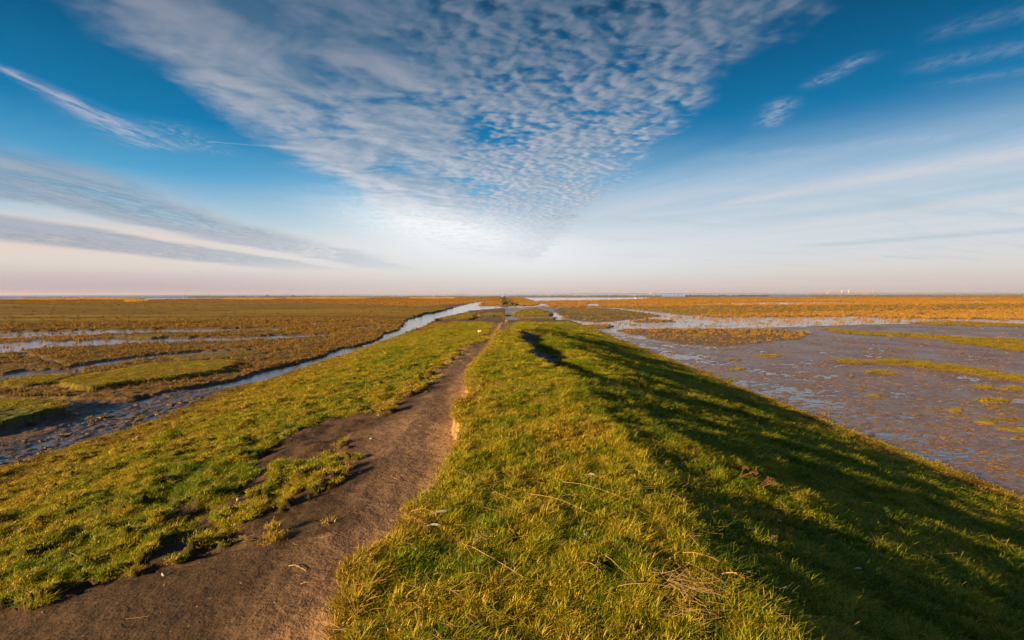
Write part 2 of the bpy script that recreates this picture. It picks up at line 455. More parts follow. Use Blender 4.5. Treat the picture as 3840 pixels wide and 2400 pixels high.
# -- right flats
zone(PG((2130, 1117), (2500, 1117), (3840, 1114.5), (6500, 1112), (6500, 1155), (3840, 1142), (3000, 1146), (2700, 1147), (2400, 1153), (2050, 1153), (2000, 1143), (1965, 1126), (2050, 1130)), ORANGE, 0.09, 0.15, 0.75, 1.0, 0.03)
zone(PG((1965, 1116), (2450, 1116), (2380, 1123), (2200, 1127), (2080, 1128), (2010, 1130)), MUD, -0.03, 0.9, wv=0.5)
zone(PG((2008, 1146), (2025, 1138), (2046, 1138), (2060, 1147), (2120, 1149), (2280, 1151), (2280, 1153), (2050, 1151)), MUD, -0.05, 0.9, wv=0.4)
zone(PG((2195, 1139), (2245, 1138), (2258, 1146), (2240, 1148.5), (2205, 1149)), MUD, -0.05, 0.9, wv=0.4)
zone(PG((2560, 1142), (2700, 1135), (2900, 1132.5), (3250, 1133), (3200, 1137), (2950, 1143), (2600, 1144)), MUD, -0.02, 0.9, 0.12, 1.0, 0.02, wv=0.7)
zone(PG((2330, 1141), (2480, 1142), (2490, 1146), (2370, 1145)), MUD, -0.02, 0.9, 0.1, 1.0, 0.02, wv=0.5)
zone(PG((3545, 1131), (3620, 1129.3), (3735, 1130), (3730, 1133), (3660, 1136), (3600, 1133)), MUD, -0.06, 0.9, wv=0.3)
zone(PG((2080, 1160), (2130, 1155), (2300, 1157), (2400, 1171), (2500, 1186), (2420, 1193), (2300, 1204), (2240, 1208), (2150, 1200), (2100, 1185)), (0.11, 0.085, 0.035), 0.05, 0.4, 0.05, 0.3, 0.03)
zone(PG((2120, 1159), (2200, 1156), (2310, 1160), (2400, 1176), (2200, 1178), (2130, 1172)), (0.17, 0.12, 0.02), 0.13, 0.1, 0.02, 0.3, 0.03)
zone(PG((2260, 1153), (2600, 1149), (3300, 1145), (3840, 1140), (6500, 1132), (6500, 1172), (3840, 1162), (3300, 1168), (2800, 1176), (2620, 1184), (2480, 1172), (2330, 1160)), (0.21, 0.14, 0.022), 0.16, 0.05, 0.12, 0.5, 0.04)
zone(PG((2620, 1184), (2800, 1176), (3300, 1168), (3840, 1162), (6500, 1172), (6500, 1220), (3840, 1197), (3500, 1195), (3200, 1188), (2900, 1190), (2700, 1191)), (0.19, 0.112, 0.045), 0.05, 0.35, 0.5, 0.75, 0.05)
zone(PG((2060, 1175), (2085, 1170), (2125, 1200), (2240, 1209), (2400, 1196), (2480, 1186), (2440, 1176), (2330, 1162), (2250, 1153), (2310, 1154), (2450, 1167), (2600, 1184), (2700, 1190), (2900, 1189), (3200, 1186), (3500, 1195), (3840, 1200), (6500, 1235), (6500, 1255),
        (3840, 1214), (3500, 1210), (3300, 1216), (3000, 1225), (2700, 1233), (2500, 1233), (2450, 1245), (2420, 1275), (2330, 1260), (2250, 1235), (2160, 1212), (2100, 1204)), MUD, -0.010, 0.95, 0.04, 0.9, 0.035, 'film', wv=1.1)
zone(PG((2300, 1236), (2600, 1233), (2900, 1236), (3050, 1250), (2980, 1275), (2700, 1300), (2550, 1290), (2450, 1270)), (0.12, 0.08, 0.045), 0.035, 0.5, 0.25, 0.4, 0.03)
zone(PG((2370, 1205), (2470, 1201), (2530, 1204), (2480, 1208), (2380, 1208)), (0.20, 0.12, 0.02), 0.12, 0.1, 0.3, 0.6, 0.03, wv=0.5)
zone(PG((2160, 1226), (2190, 1222), (2240, 1220), (2300, 1224), (2280, 1231), (2210, 1231)), (0.20, 0.12, 0.02), 0.12, 0.1, 0.3, 0.6, 0.03, wv=0.5)
# green tongues
zone(PG((3420, 1212), (3520, 1206), (3620, 1206), (3840, 1216), (5200, 1236), (5200, 1246), (3840, 1226), (3700, 1225), (3520, 1221)), ALGAE, 0.07, 0.05, 0.02, 0, 0.02, 'turf', wv=0.8)
zone(PG((3060, 1228), (3200, 1240), (3350, 1250), (3500, 1258), (3840, 1276), (5200, 1330), (5200, 1380), (3840, 1322), (3760, 1310), (3600, 1290), (3480, 1270), (3250, 1258), (3120, 1244)), ALGAE, 0.08, 0.05, 0.02, 0, 0.02, 'turf', wv=0.9)
zone(PG((3110, 1352), (3170, 1349), (3230, 1358), (3300, 1352), (3400, 1351), (3520, 1364), (3640, 1378), (3840, 1412), (5200, 1640), (5200, 1720), (3840, 1436), (3700, 1418), (3600, 1398), (3420, 1378), (3330, 1370), (3260, 1368), (3180, 1368)), ALGAE, 0.05, 0.05, 0.02, 0, 0.02, 'turf', wv=0.8)
zone(PG((3225, 1398), (3290, 1389), (3350, 1398), (3375, 1408), (3290, 1406)), ALGAE, 0.05, 0.05, 0.02, 0, 0.02, 'turf', wv=0.5)
for (cx, cy, rx, ry) in ((2880, 1338, 46, 6), (2755, 1352, 26, 4), (2772, 1384, 22, 3), (2705, 1430, 42, 7), (3064, 1457, 14, 3), (3228, 1458, 12, 3), (3305, 1487, 32, 5),
                         (3715, 1505, 62, 9), (3722, 1530, 30, 5), (3585, 1541, 26, 8), (3760, 1553, 14, 4), (3800, 1460, 50, 7), (3520, 1533, 12, 4), (3440, 1560, 14, 4),
                         (3100, 1604, 24, 6), (3700, 1585, 50, 7), (3800, 1610, 60, 8), (3780, 1575, 60, 8), (3840, 1640, 60, 10), (2606, 1259, 50, 4), (2380, 1218, 14, 2), (3700, 1453, 30, 7), (3450, 1497, 20, 4)):
    zone(PG(*[(cx + rx * math.cos(a) * (1 + .25 * math.sin(3 * a + cx)), cy + ry * math.sin(a)) for a in np.linspace(0, 2 * math.pi, 12)[:-1]]), ALGAE, 0.04, 0.05, 0.05, 0, 0.02, 'turf', wv=0.5)

# bare patches on the left slope (plan outlines found from the picture on the bank's own surface)
DIRT = []
for pts in ([(1445, 1578), (1330, 1572), (1230, 1585), (1100, 1640), (1010, 1700), (975, 1745), (1060, 1740), (1180, 1695), (1290, 1650), (1400, 1600)],
            [(985, 1745), (1040, 1745), (1000, 1800), (930, 1862), (880, 1900), (800, 1915), (900, 1850)],
            [(860, 1880), (930, 1860), (900, 1895), (820, 1910)],
            [(1010, 1905), (1080, 1925), (1100, 1960), (1030, 1975), (1000, 2010), (900, 1990), (960, 1950)],
            [(760, 1940), (700, 1990), (600, 2070), (560, 2100), (660, 2090), (720, 2030), (790, 1960)],
            [(880, 1632), (930, 1636), (920, 1648), (870, 1645)],
            [(640, 1930), (700, 1905), (720, 1915), (660, 1950)]):
    cx = sum(p[0] for p in pts) / len(pts)
    cy = sum(p[1] for p in pts) / len(pts)
    DIRT.append([tuple(bank_pt(cx + (a - cx) * 1.22, cy + (b - cy) * 1.30)[:2]) for a, b in pts])

BASEL, BASER = -9.4, 8.4

def ground(X, Y):
    """terrain and cover at plan points: z, colour, wetness, turf, dryness, plants, hue, clods"""
    X = np.asarray(X, float)
    Y = np.asarray(Y, float)
    rr = np.hypot(X, Y) + 1.0
    w1 = fbm(X, Y, 0.35, 3, 101)
    w2 = fbm(X, Y, 0.35, 3, 131)
    w3 = fbm(X, Y, 2.6, 3, 151)
    w4 = fbm(X, Y, 0.06, 3, 161)
    amp = np.clip(rr * 0.012, 0.25, 2.2)
    h = 0.030 + 0.018 * w4 + 0.015 * w3
    col = np.empty(X.shape + (3,))
    col[...] = MUD
    right = X > 0
    col[right] = (0.125, 0.075, 0.055)
    wet = np.where(right, 0.80, 0.45) + 0.25 * w1
    turf = np.zeros_like(X)
    filmn = 0.020 * w1 + 0.016 * fbm(X * 0.6, Y, 1.3, 3, 183) + 0.026 * fbm(X * 0.7, Y, 5.0, 3, 171)
    h = np.where(right, 0.0155 + filmn - 0.014 * np.exp(-np.abs(X - 8.4) / 6.0) * (Y < 60), h)
    pl = np.where(right, 0.003, 0.04)
    hue = np.full_like(X, 0.3)
    churn = np.zeros_like(X)
    fine = fbm(X, Y, 6.0, 3, 171)
    tuss = fbm(X, Y, 8.5, 2, 175)
    mid = fbm(X, Y, 1.3, 3, 181)
    # scattered patches of thin algae on the mud
    al = sstep(w4 * 0.9 + mid * 0.5, 0.16, 0.4) * right
    col += al[:, None] * 0.5 * (np.array((0.16, 0.115, 0.035)) - col)
    for (poly, c, hh, wt, dn, hu, rel, kk, wv) in Z:
        m = inpoly(X + amp * wv * (w1 * 1.1 + w3 * 0.35), Y + amp * wv * (w2 * 1.5 + w3 * 0.3) * np.clip(rr * 0.02, 1, 4), poly)
        if not m.any():
            continue
        col[m] = c
        hz = hh + rel * (1.0 * w3[m] + 0.6 * fine[m] + 0.5 * mid[m])
        if kk == 'film':
            hz = hh + filmn[m] * rel / 0.034
        if kk == 'churn':
            f = fine[m]
            hz = hh + 0.015 * w1[m] + 0.04 * mid[m] + 0.09 * np.clip(w3[m] * 0.7 + f * 0.8, -0.2, 1)
            churn[m] = 1
        else:
            churn[m] = 0
        if kk == 'flat':
            # low terraces and erosion gullies across the grazed flat
            t = fbm(X[m] * 0.10, Y[m], 0.17, 2, 191)
            gul = np.exp(-(np.abs(t) / 0.075) ** 2)
            hz = hh + 0.16 * t + 0.03 * w3[m] - 0.24 * gul * sstep(fbm(X[m], Y[m], 0.05, 2, 195), -0.5, 0.0)
            tt = 0.85 + 0.5 * t
            cc = np.array(OLIVE)[None] * tt[:, None]
            gw = np.clip(gul * 1.1 * sstep(fbm(X[m], Y[m], 0.05, 2, 195), -0.5, 0.0), 0, 1)[:, None]
            col[m] = cc * (1 - gw) + np.array((0.045, 0.032, 0.02))[None] * gw
        h[m] = hz
        wet[m] = wt
        pl[m] = dn
        hue[m] = hu
        turf[m] = 0.8 if kk == 'turf' else 0.0
        if c is ALGAE:
            thin = sstep(0.7 * fine[m] + 0.8 * mid[m] + 0.7 * w3[m], -0.35, 0.10)
            col[m] = np.array((0.13, 0.082, 0.045))[None] * (1 - thin[:, None]) + np.array(c)[None] * thin[:, None]
            turf[m] = 0.8 * (thin > 0.5)
            h[m] = 0.02 + (hz - 0.02) * thin
    # embankment
    zd = dike(X, Y)
    k = crest_z(Y) / 1.8
    wob = 0.35 * w1 + 0.12 * w3
    left_lim = np.interp(Y, [5, 9.7, 12.9, 15, 18.3, 19.6, 21.7, 25.8, 26.8, 33, 42, 66], [-9.7, -9.7, -9.2, -9.4, -9.8, -9.35, -9.1, -8.9, -8.5, -8.5, -8.3, -8.8]) + 0.14 * w1 + 0.10 * w3
    yend = 62 + 6 * w1 + 2.0 * w3 + np.where(X > 3, -2, 0) - 8 * np.exp(-((X + 0.2) / 1.6) ** 2) * (1 + w1)
    on = (X > left_lim) & (X < BASER + wob * 0.6) & (Y < 66)
    grass = on & (Y < yend)
    tus = fbm(X, Y, 1.9, 2, 211)            # knee-high hollows and humps of the sward
    tus2 = fbm(X * 1.0, Y * 1.0, 5.5, 2, 221)
    lside = sstep(-X, 1.0, 2.2) * (X < 0)
    soft = np.ones_like(X)
    for poly in DIRT:
        soft[inpoly(X, Y, poly)] = 0.35
    rside = sstep(X, 0.8, 2.5)
    und = 0.17 * fbm(X * 0.35, Y, 0.24, 2, 231) + 0.10 * fbm(X * 0.6, Y, 0.8, 2, 233)
    zz = zd + (grass & (X < lip_left(Y) - 0.0) & (X > path_left(Y) - 0.1) & (Y < 27)) * (0.010 * tus) + (grass & ~((X < lip_left(Y)) & (X > path_left(Y) - 0.1) & (Y < 27))) * (0.120 * soft * lside * tus * (1 - sstep(Y, 22, 45) * 0.7) + 0.095 * soft * lside * tus2 * (1 - sstep(Y, 14, 24)) + 0.035 * tus + 0.026 * tus2 * (1 - sstep(Y, 10, 30)) + 0.040 * np.clip(tuss, -0.4, 0.6) * (1 - sstep(Y, 9, 18))
                       + und * rside * np.clip((8.4 - X) / 4.0, 0, 1) * 1.15)
    # dips in the crest that let light through to the far slope
    cr = np.exp(-((X - 0.7) / 1.0) ** 2)
    zz = zz - cr * 0.05 * k * np.clip(fbm(X * 0.2, Y, 0.55, 2, 241) + 0.1, 0, 1) * 2.2
    # scar on the right shoulder
    RX = np.interp(Y, RRY, RRX)
    inscar = (Y > 10.8) & (Y < 23.5) & (X > RX) & (X < RX + 3)
    dep = 0.38 * sstep(Y, 10.8, 12.6) * (1 - sstep(Y, 22.8, 23.6))
    zz = np.where(inscar, zz - dep * np.exp(-((X - RX) / 1.15) ** 4), zz)
    scar = inscar & (X < RX + 0.85 + 0.35 * w3 + 0.3 * w1) & (dep > 0.05)
    h = np.where(on, np.maximum(zz, 0.02 + 0.02 * w3 + grass * 0.05), h)
    tus_ = tus * (Y < 14)
    XR = lip_left(Y) + 0.03 * w3 + 0.02 * fine
    XL = path_left(Y) - 0.22 - 0.010 * Y + 0.16 * w3 + 0.10 * fine + 0.24 * mid + 0.12 * tus_
    path = (X < XR) & (X > XL) & (Y < 27)
    path |= (np.abs(X + 0.15 + 0.5 * w1) < (0.55 + 0.3 * w3 + np.clip(Y - 26, 0, 60) * 0.05)) & (Y >= 22.5) & (X < XR + 2)
    for poly in DIRT:
        path |= inpoly(X + 0.08 * w3 + 0.10 * fine, Y + 0.10 * w3 + 0.1 * fine, poly)
    # worn hollows between tussocks
    bare = (lside > 0.3) & (X > -4.5 - 0.1 * Y) & (tus * 0.6 + tus2 * 0.6 + w1 * 0.4 + 0.3 * fine < -0.30 - 0.12 * sstep(-X, 2.5, 6) - 0.15 * sstep(Y, 6, 14)) & (Y < 20)
    bare = bare & (X < XL + 1.0)
    near_l = (X < XL) & (X > XL - 1.5 + 0.3 * w3) & (Y < 11) & (tus * 0.8 + tus2 * 0.7 + fine * 0.5 + 0.25 * w1 < 0.05 - 0.45 * (XL - X) / 1.5)
    bare = bare | near_l
    path = (path | bare) & grass
    grass_t = grass & ~path & ~scar
    # isolated tufts standing in the worn ground
    isl = path & (soft > 0.9) & (X < XR - 0.5) & (tus2 * 0.7 + tus * 0.5 + fine * 0.35 > 0.24 + 0.6 * sstep(X - XL, 0, 0.9))
    grass_t = grass_t | isl
    lump = (0.026 * tus2 * (1 - sstep(Y, 10, 30)) + 0.040 * np.clip(tuss, -0.4, 0.6) * (1 - sstep(Y, 9, 18)) + 0.095 * soft * lside * tus2 * (1 - sstep(Y, 14, 24)))
    worn = (X < lip_left(Y)) & (X > path_left(Y) - 0.1) & (Y < 27)
    h = h - np.where(path & ~isl & ~worn, 0.8 * lump, 0.0)
    h = h + np.where(path & ~isl, -0.012 + 0.008 * fine + 0.012 * mid, 0.0) + np.where(isl, 0.02, 0)
    cd_ = np.array((0.155, 0.097, 0.070))
    pm = path & ~isl
    col[on] = MUD
    col[pm] = cd_ * (1 + 0.22 * mid[pm] + 0.18 * fine[pm])[:, None]
    damp = sstep(XL + 0.9 - X + 0.5 * w1 + 0.3 * mid, 0.0, 0.9) * (Y < 14) + sstep(-X + 0.5 * w1, 1.2, 2.0) * (Y < 6)
    damp = np.clip(damp, 0, 1)
    bank_lit = np.clip(1 - (XR - X) / 0.42, 0, 1) * (X < XR) * (X > XR - 0.42)  # sunlit look of the bank ramp, painted into its soil colour below
    col[pm] *= (1 - 0.70 * damp[pm])[:, None]
    col[pm] += (bank_lit[pm] ** 0.7)[:, None] * (np.array((0.34, 0.21, 0.115)) - col[pm])
    col[scar] = (0.13, 0.10, 0.085)
    dry = np.clip(0.43 + 0.6 * w1 + 0.75 * w3 + 0.5 * mid, 0, 1)
    edge_d = np.clip(1 - np.minimum(np.abs(X - XR), np.abs(X - XL)) / 0.25, 0, 1)
    base_d = np.maximum(sstep(X, 6.9, 8.2) * 1.4, sstep(-X, 4.0, 9.3) * 1.2) * np.where(np.abs(X) < 12, 1, 0)
    fard = sstep(Y, 38, 60)
    dry = np.clip(dry + 0.35 * edge_d + 0.30 * base_d + 0.35 * fard, 0, 1)
    dry = np.where(X > 1.2, dry * 0.75, dry + 0.10 * (X > -1.2))
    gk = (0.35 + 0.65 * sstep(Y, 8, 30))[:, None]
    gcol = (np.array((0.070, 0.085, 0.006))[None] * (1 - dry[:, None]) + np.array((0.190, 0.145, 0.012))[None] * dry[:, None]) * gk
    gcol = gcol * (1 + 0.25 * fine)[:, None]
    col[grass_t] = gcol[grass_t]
    wet = np.where(on, np.where(path, 0.12 + 0.1 * mid, 0.0), wet)
    wet = np.where(scar, 0.3, wet)
    turf = np.where(on, 0.0, turf)
    turf = np.where(grass_t, 1.0, turf)
    pl = np.where(on, 0.0, pl)
    churn = np.where(on, 0.0, churn)
    # seaward edge of the flats
    shore = sstep(Y + 8 * w4, 585, 600)
    h = h * (1 - shore) - 0.8 * shore
    col = col * (1 + 0.16 * mid + 0.12 * fine)[:, None]
    return dict(z=h, col=np.clip(col, 0.002, 1), wet=np.clip(wet, 0, 1), turf=turf, dry=dry, pl=pl, hue=hue, churn=churn, on=on, path=path, brown=base_d * on)

# ------------------------------------------------------------------ object helpers
def link(o, parent=None):
    COL.objects.link(o)
    if parent is not None:
        o.parent = parent
    return o
def tag(o, label=None, cat=None, group=None, kind=None):
    if label: o['label'] = label
    if cat: o['category'] = cat
    if group: o['group'] = group
    if kind: o['kind'] = kind
    return o
def empty(name, loc, rz=0.0):
    o = bpy.data.objects.new(name, None)
    o.location = loc
    o.rotation_euler = (0, 0, rz)
    o.empty_display_size = 0.2
    return link(o)
class MB:
    def __init__(self):
        self.v, self.f = [], []
    def poly(self, vs, fs):
        b = len(self.v)
        self.v += [tuple(p) for p in vs]
        self.f += [tuple(i + b for i in f) for f in fs]
    def box(self, c, s, rz=0.0, taper=1.0):
        cx, cy, cz = c
        co, si = math.cos(rz), math.sin(rz)
        vs = []
        for k, t in ((0, 1.0), (1, taper)):
            for x, y in ((-1, -1), (1, -1), (1, 1), (-1, 1)):
                X, Y = x * s[0] / 2 * t, y * s[1] / 2 * t
                vs.append((cx + X * co - Y * si, cy + X * si + Y * co, cz + (k * s[2])))
        self.poly(vs, [(3, 2, 1, 0), (4, 5, 6, 7), (0, 1, 5, 4), (1, 2, 6, 5), (2, 3, 7, 6), (3, 0, 4, 7)])
    def tube(self, pts, rad, n=5, cap=True):
        pts = [Vector(p) for p in pts]
        rads = rad if isinstance(rad, (list, tuple)) else [rad] * len(pts)
        vs, fs = [], []
        for i, p in enumerate(pts):
            d = (pts[min(i + 1, len(pts) - 1)] - pts[max(i - 1, 0)]).normalized()
            a = d.orthogonal().normalized()
            if abs(d.z) < 0.95:
                a = d.cross(Vector((0, 0, 1))).normalized()
            b = d.cross(a)
            for j in range(n):
                t = 2 * math.pi * j / n
                vs.append(p + (a * math.cos(t) + b * math.sin(t)) * rads[i])
        for i in range(len(pts) - 1):
            for j in range(n):
                k = (j + 1) % n
                fs.append((i * n + j, i * n + k, (i + 1) * n + k, (i + 1) * n + j))
        if cap:
            fs.append(tuple(reversed(range(n))))
            fs.append(tuple(range((len(pts) - 1) * n, len(pts) * n)))
        self.poly(vs, fs)
    def blob(self, c, r, seed=0, n=7, m=5, jit=0.25):
        rd = random.Random(seed)
        vs, fs = [], []
        for i in range(m + 1):
            th = math.pi * i / m
            for j in range(n):
                ph = 2 * math.pi * j / n
                q = 1 + jit * (rd.random() - 0.5) * 2
                vs.append((c[0] + r[0] * q * math.sin(th) * math.cos(ph), c[1] + r[1] * q * math.sin(th) * math.sin(ph), c[2] + r[2] * q * math.cos(th)))
        for i in range(m):
            for j in range(n):
                k = (j + 1) % n
                fs.append((i * n + j, (i + 1) * n + j, (i + 1) * n + k, i * n + k))
        self.poly(vs, fs)
    def strip(self, pts, ws, side):
        vs, fs = [], []
        for p, w in zip(pts, ws):
            vs.append((p[0] - side[0] * w, p[1] - side[1] * w, p[2]))
            vs.append((p[0] + side[0] * w, p[1] + side[1] * w, p[2]))
        for i in range(len(pts) - 1):
            fs.append((2 * i, 2 * i + 1, 2 * i + 3, 2 * i + 2))
        self.poly(vs, fs)
    def mesh(self, name, mat, smooth=False):
        me = bpy.data.meshes.new(name)
        me.from_pydata(self.v, [], self.f)
        if mat: me.materials.append(mat)
        if smooth: me.shade_smooth()
        me.update()
        return me
    def build(self, name, mat, parent=None, smooth=False):
        return link(bpy.data.objects.new(name, self.mesh(name, mat, smooth)), parent)

# ------------------------------------------------------------------ materials
def newmat(name):
    m = bpy.data.materials.new(name)
    m.use_nodes = True
    m.node_tree.nodes.clear()
    N = NT(m.node_tree)
    out = N.node('ShaderNodeOutputMaterial')
    return m, N, out

def simple(name, col, rough=0.8, var=0.25, sc=20.0, spec=0.3, bump=0.0):
    m, N, out = newmat(name)
    b = N.node('ShaderNodeBsdfPrincipled')
    tc = N.node('ShaderNodeTexCoord')
    n = N.noise(tc.outputs['Object'], sc, 4, 0.6)
    c = N.mix(n, rgb(*[x * (1 - var) for x in col]), rgb(*[min(1, x * (1 + var)) for x in col]))
    N.l.new(c.s, b.inputs['Base Color'])
    b.inputs['Roughness'].default_value = rough
    b.inputs['Specular IOR Level'].default_value = spec
    if bump:
        bp = N.node('ShaderNodeBump')
        bp.inputs['Distance'].default_value = bump
        N.l.new(n.s, bp.inputs['Height'])
        N.l.new(bp.outputs[0], b.inputs['Normal'])
    N.l.new(b.outputs[0], out.inputs[0])
    return m

def ground_mat():
    m, N, out = newmat('ground')
    b = N.node('ShaderNodeBsdfPrincipled')
    tc = N.node('ShaderNodeTexCoord')
    P = tc.outputs['Object']
    col = N.attr('col')
    wet = N.attr('wet', out='Fac')
    turf = N.attr('turf', out='Fac')
    n1 = N.noise(P, 22.0, 5, 0.65)
    n2 = N.noise(P, 4.0, 4, 0.6)
    n3 = N.noise(P, 120.0, 3, 0.6)
    k = (n1 - 0.5) * 0.9 + (n2 - 0.5) * 0.5 + (n3 - 0.5) * 0.5 + 1.0
    n4 = N.noise(P, 8.0, 4, 0.75)
    k = k + (n4 - 0.5) * (1.0 - turf) * (wet * 1.9 + 0.25)
    k = k.max(0.15)
    k3 = N.comb(k, k, k)
    c = N.mix(1.0, col, k3, 'MULTIPLY')
    # crumbs and specks of pale shell in the dirt
    vor = N.node('ShaderNodeTexVoronoi')
    N.l.new(P, vor.inputs['Vector'])
    vor.inputs['Scale'].default_value = 26.0
    sp = (1.0 - N.smooth(E(N, vor.outputs['Distance']), 0.03, 0.07)) * N.smooth(n2, 0.5, 0.6) * (1.0 - turf)
    c = N.mix(sp * 0.35, c, rgb(0.36, 0.26, 0.16))
    N.l.new(c.s, b.inputs['Base Color'])
    wn = (wet + (n2 - 0.5) * 0.5).clamp()
    ro = N.smooth(wn, 0.25, 0.95, 0.92, 0.28)
    N.l.new(ro.s, b.inputs['Roughness'])
    sp2 = N.smooth(wet, 0.2, 0.9, 0.15, 0.5)
    N.l.new(sp2.s, b.inputs['Specular IOR Level'])
    bp = N.node('ShaderNodeBump')
    bp.inputs['Strength'].default_value = 0.9
    hgt = n1 * 0.011 + n3 * 0.004 + n2 * 0.03 + n4 * (wet * 0.045 + 0.012)
    N.l.new((hgt * N.smooth(wet, 0.3, 1.0, 1.0, 0.45)).s, bp.inputs['Height'])
    bp.inputs['Distance'].default_value = 1.0
    N.l.new(bp.outputs[0], b.inputs['Normal'])
    N.l.new(b.outputs[0], out.inputs[0])
    return m

def water_mat(name, col, rough, amp, sx, sy):
    m, N, out = newmat(name)
    b = N.node('ShaderNodeBsdfPrincipled')
    tc = N.node('ShaderNodeTexCoord')
    mp = N.node('ShaderNodeMapping')
    mp.inputs['Scale'].default_value = (sx, sy, 1)
    N.l.new(tc.outputs['Object'], mp.inputs[0])
    n = N.noise(mp.outputs[0], 1.0, 5, 0.6)
    bp = N.node('ShaderNodeBump')
    bp.inputs['Distance'].default_value = amp
    bp.inputs['Strength'].default_value = 1.0
    N.l.new(n.s, bp.inputs['Height'])
    N.l.new(bp.outputs[0], b.inputs['Normal'])
    b.inputs['Base Color'].default_value = rgb(*col)
    b.inputs['Roughness'].default_value = rough
    b.inputs['IOR'].default_value = 1.33 if 'sea' in name else 1.5
    N.l.new(b.outputs[0], out.inputs[0])
    return m

def blade_mat(name, c0, c1, c2, trans=0.35, c3=None):
    """c0 fresh, c1 yellow, c2 straw; picked by the plant's own dryness and by chance"""
    c3 = c3 or c2
    m, N, out = newmat(name)
    dry = N.attr('dry', 'INSTANCER', 'Fac')
    oi = N.node('ShaderNodeObjectInfo')
    tip = N.attr('tip', out='Fac')
    rv = N.attr('rv', out='Fac')
    f = (dry + (E(N, oi.outputs['Random']) - 0.5) * 0.35 + (rv - 0.5) * 0.75).clamp()
    c = N.ramp(f, [(0.0, c0), (0.5, c1), (0.82, c2), (1.0, c3)])
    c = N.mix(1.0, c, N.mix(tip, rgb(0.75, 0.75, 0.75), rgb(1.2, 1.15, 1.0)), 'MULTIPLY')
    d = N.node('ShaderNodeBsdfDiffuse')
    t = N.node('ShaderNodeBsdfTranslucent')
    g = N.node('ShaderNodeBsdfGlossy')
    g.inputs['Roughness'].default_value = 0.5
    N.l.new(c.s, d.inputs[0])
    N.l.new(c.s, t.inputs[0])
    m1 = N.node('ShaderNodeMixShader')
    m1.inputs[0].default_value = trans
    N.l.new(d.outputs[0], m1.inputs[1])
    N.l.new(t.outputs[0], m1.inputs[2])
    m2 = N.node('ShaderNodeMixShader')
    m2.inputs[0].default_value = 0.03
    N.l.new(m1.outputs[0], m2.inputs[1])
    N.l.new(g.outputs[0], m2.inputs[2])
    N.l.new(m2.outputs[0], out.inputs[0])
    return m

M_GROUND = ground_mat()
M_WATER = water_mat('shallow_water', (0.060, 0.047, 0.048), 0.06, 0.018, 2.2, 4.5)
M_SEA = water_mat('sea_water', (0.05, 0.06, 0.09), 0.16, 0.2, 0.15, 0.35)
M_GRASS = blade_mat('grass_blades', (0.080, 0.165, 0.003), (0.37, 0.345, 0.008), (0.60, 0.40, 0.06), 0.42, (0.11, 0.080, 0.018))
M_MARSH = blade_mat('marsh_plants', (0.13, 0.088, 0.024), (0.24, 0.145, 0.036), (0.30, 0.168, 0.045), 0.25)
M_STRAW = simple('dry_straw', (0.28, 0.17, 0.07), 0.6, 0.35, 30)
M_GREYTWIG = simple('weathered_twig', (0.22, 0.17, 0.13), 0.7, 0.3, 40)
M_FEATHER = simple('feather', (0.27, 0.26, 0.26), 0.7, 0.12, 60)
M_SHELL = simple('shell', (0.30, 0.26, 0.21), 0.4, 0.15, 60)
M_WOOD = simple('weathered_wood', (0.075, 0.055, 0.032), 0.85, 0.5, 6)
M_STONE = simple('groyne_stone', (0.055, 0.042, 0.028), 0.9, 0.5, 3)
M_CLOD = simple('mud_clod', (0.13, 0.078, 0.040), 0.7, 0.5, 12, 0.4)
M_SOIL = simple('soil_block', (0.15, 0.10, 0.06), 0.9, 0.3, 9, bump=0.01)
M_WHITE = simple('white_paint', (0.55, 0.53, 0.51), 0.5, 0.05, 0.1)
M_HOUSE = simple('pale_render', (0.26, 0.23, 0.21), 0.8, 0.1, 0.1)
M_GLASS = simple('window_glass', (0.04, 0.05, 0.06), 0.1, 0.1, 0.1)
M_BRICK = simple('red_brick', (0.42, 0.18, 0.12), 0.8, 0.1, 0.1)
M_DARK = simple('dark_steel', (0.06, 0.06, 0.07), 0.6, 0.1, 0.1)
M_DUNE = simple('far_dunes', (0.30, 0.22, 0.19), 0.9, 0.3, 0.004)
M_GULL = simple('gull_white', (0.82, 0.80, 0.78), 0.7, 0.05, 4)
M_GULLG = simple('gull_grey', (0.35, 0.36, 0.40), 0.7, 0.05, 4)
M_BEAK = simple('gull_orange', (0.60, 0.28, 0.04), 0.5, 0.05, 4)
M_BUSH = simple('bush_leaves', (0.20, 0.16, 0.02), 0.8, 0.4, 3)

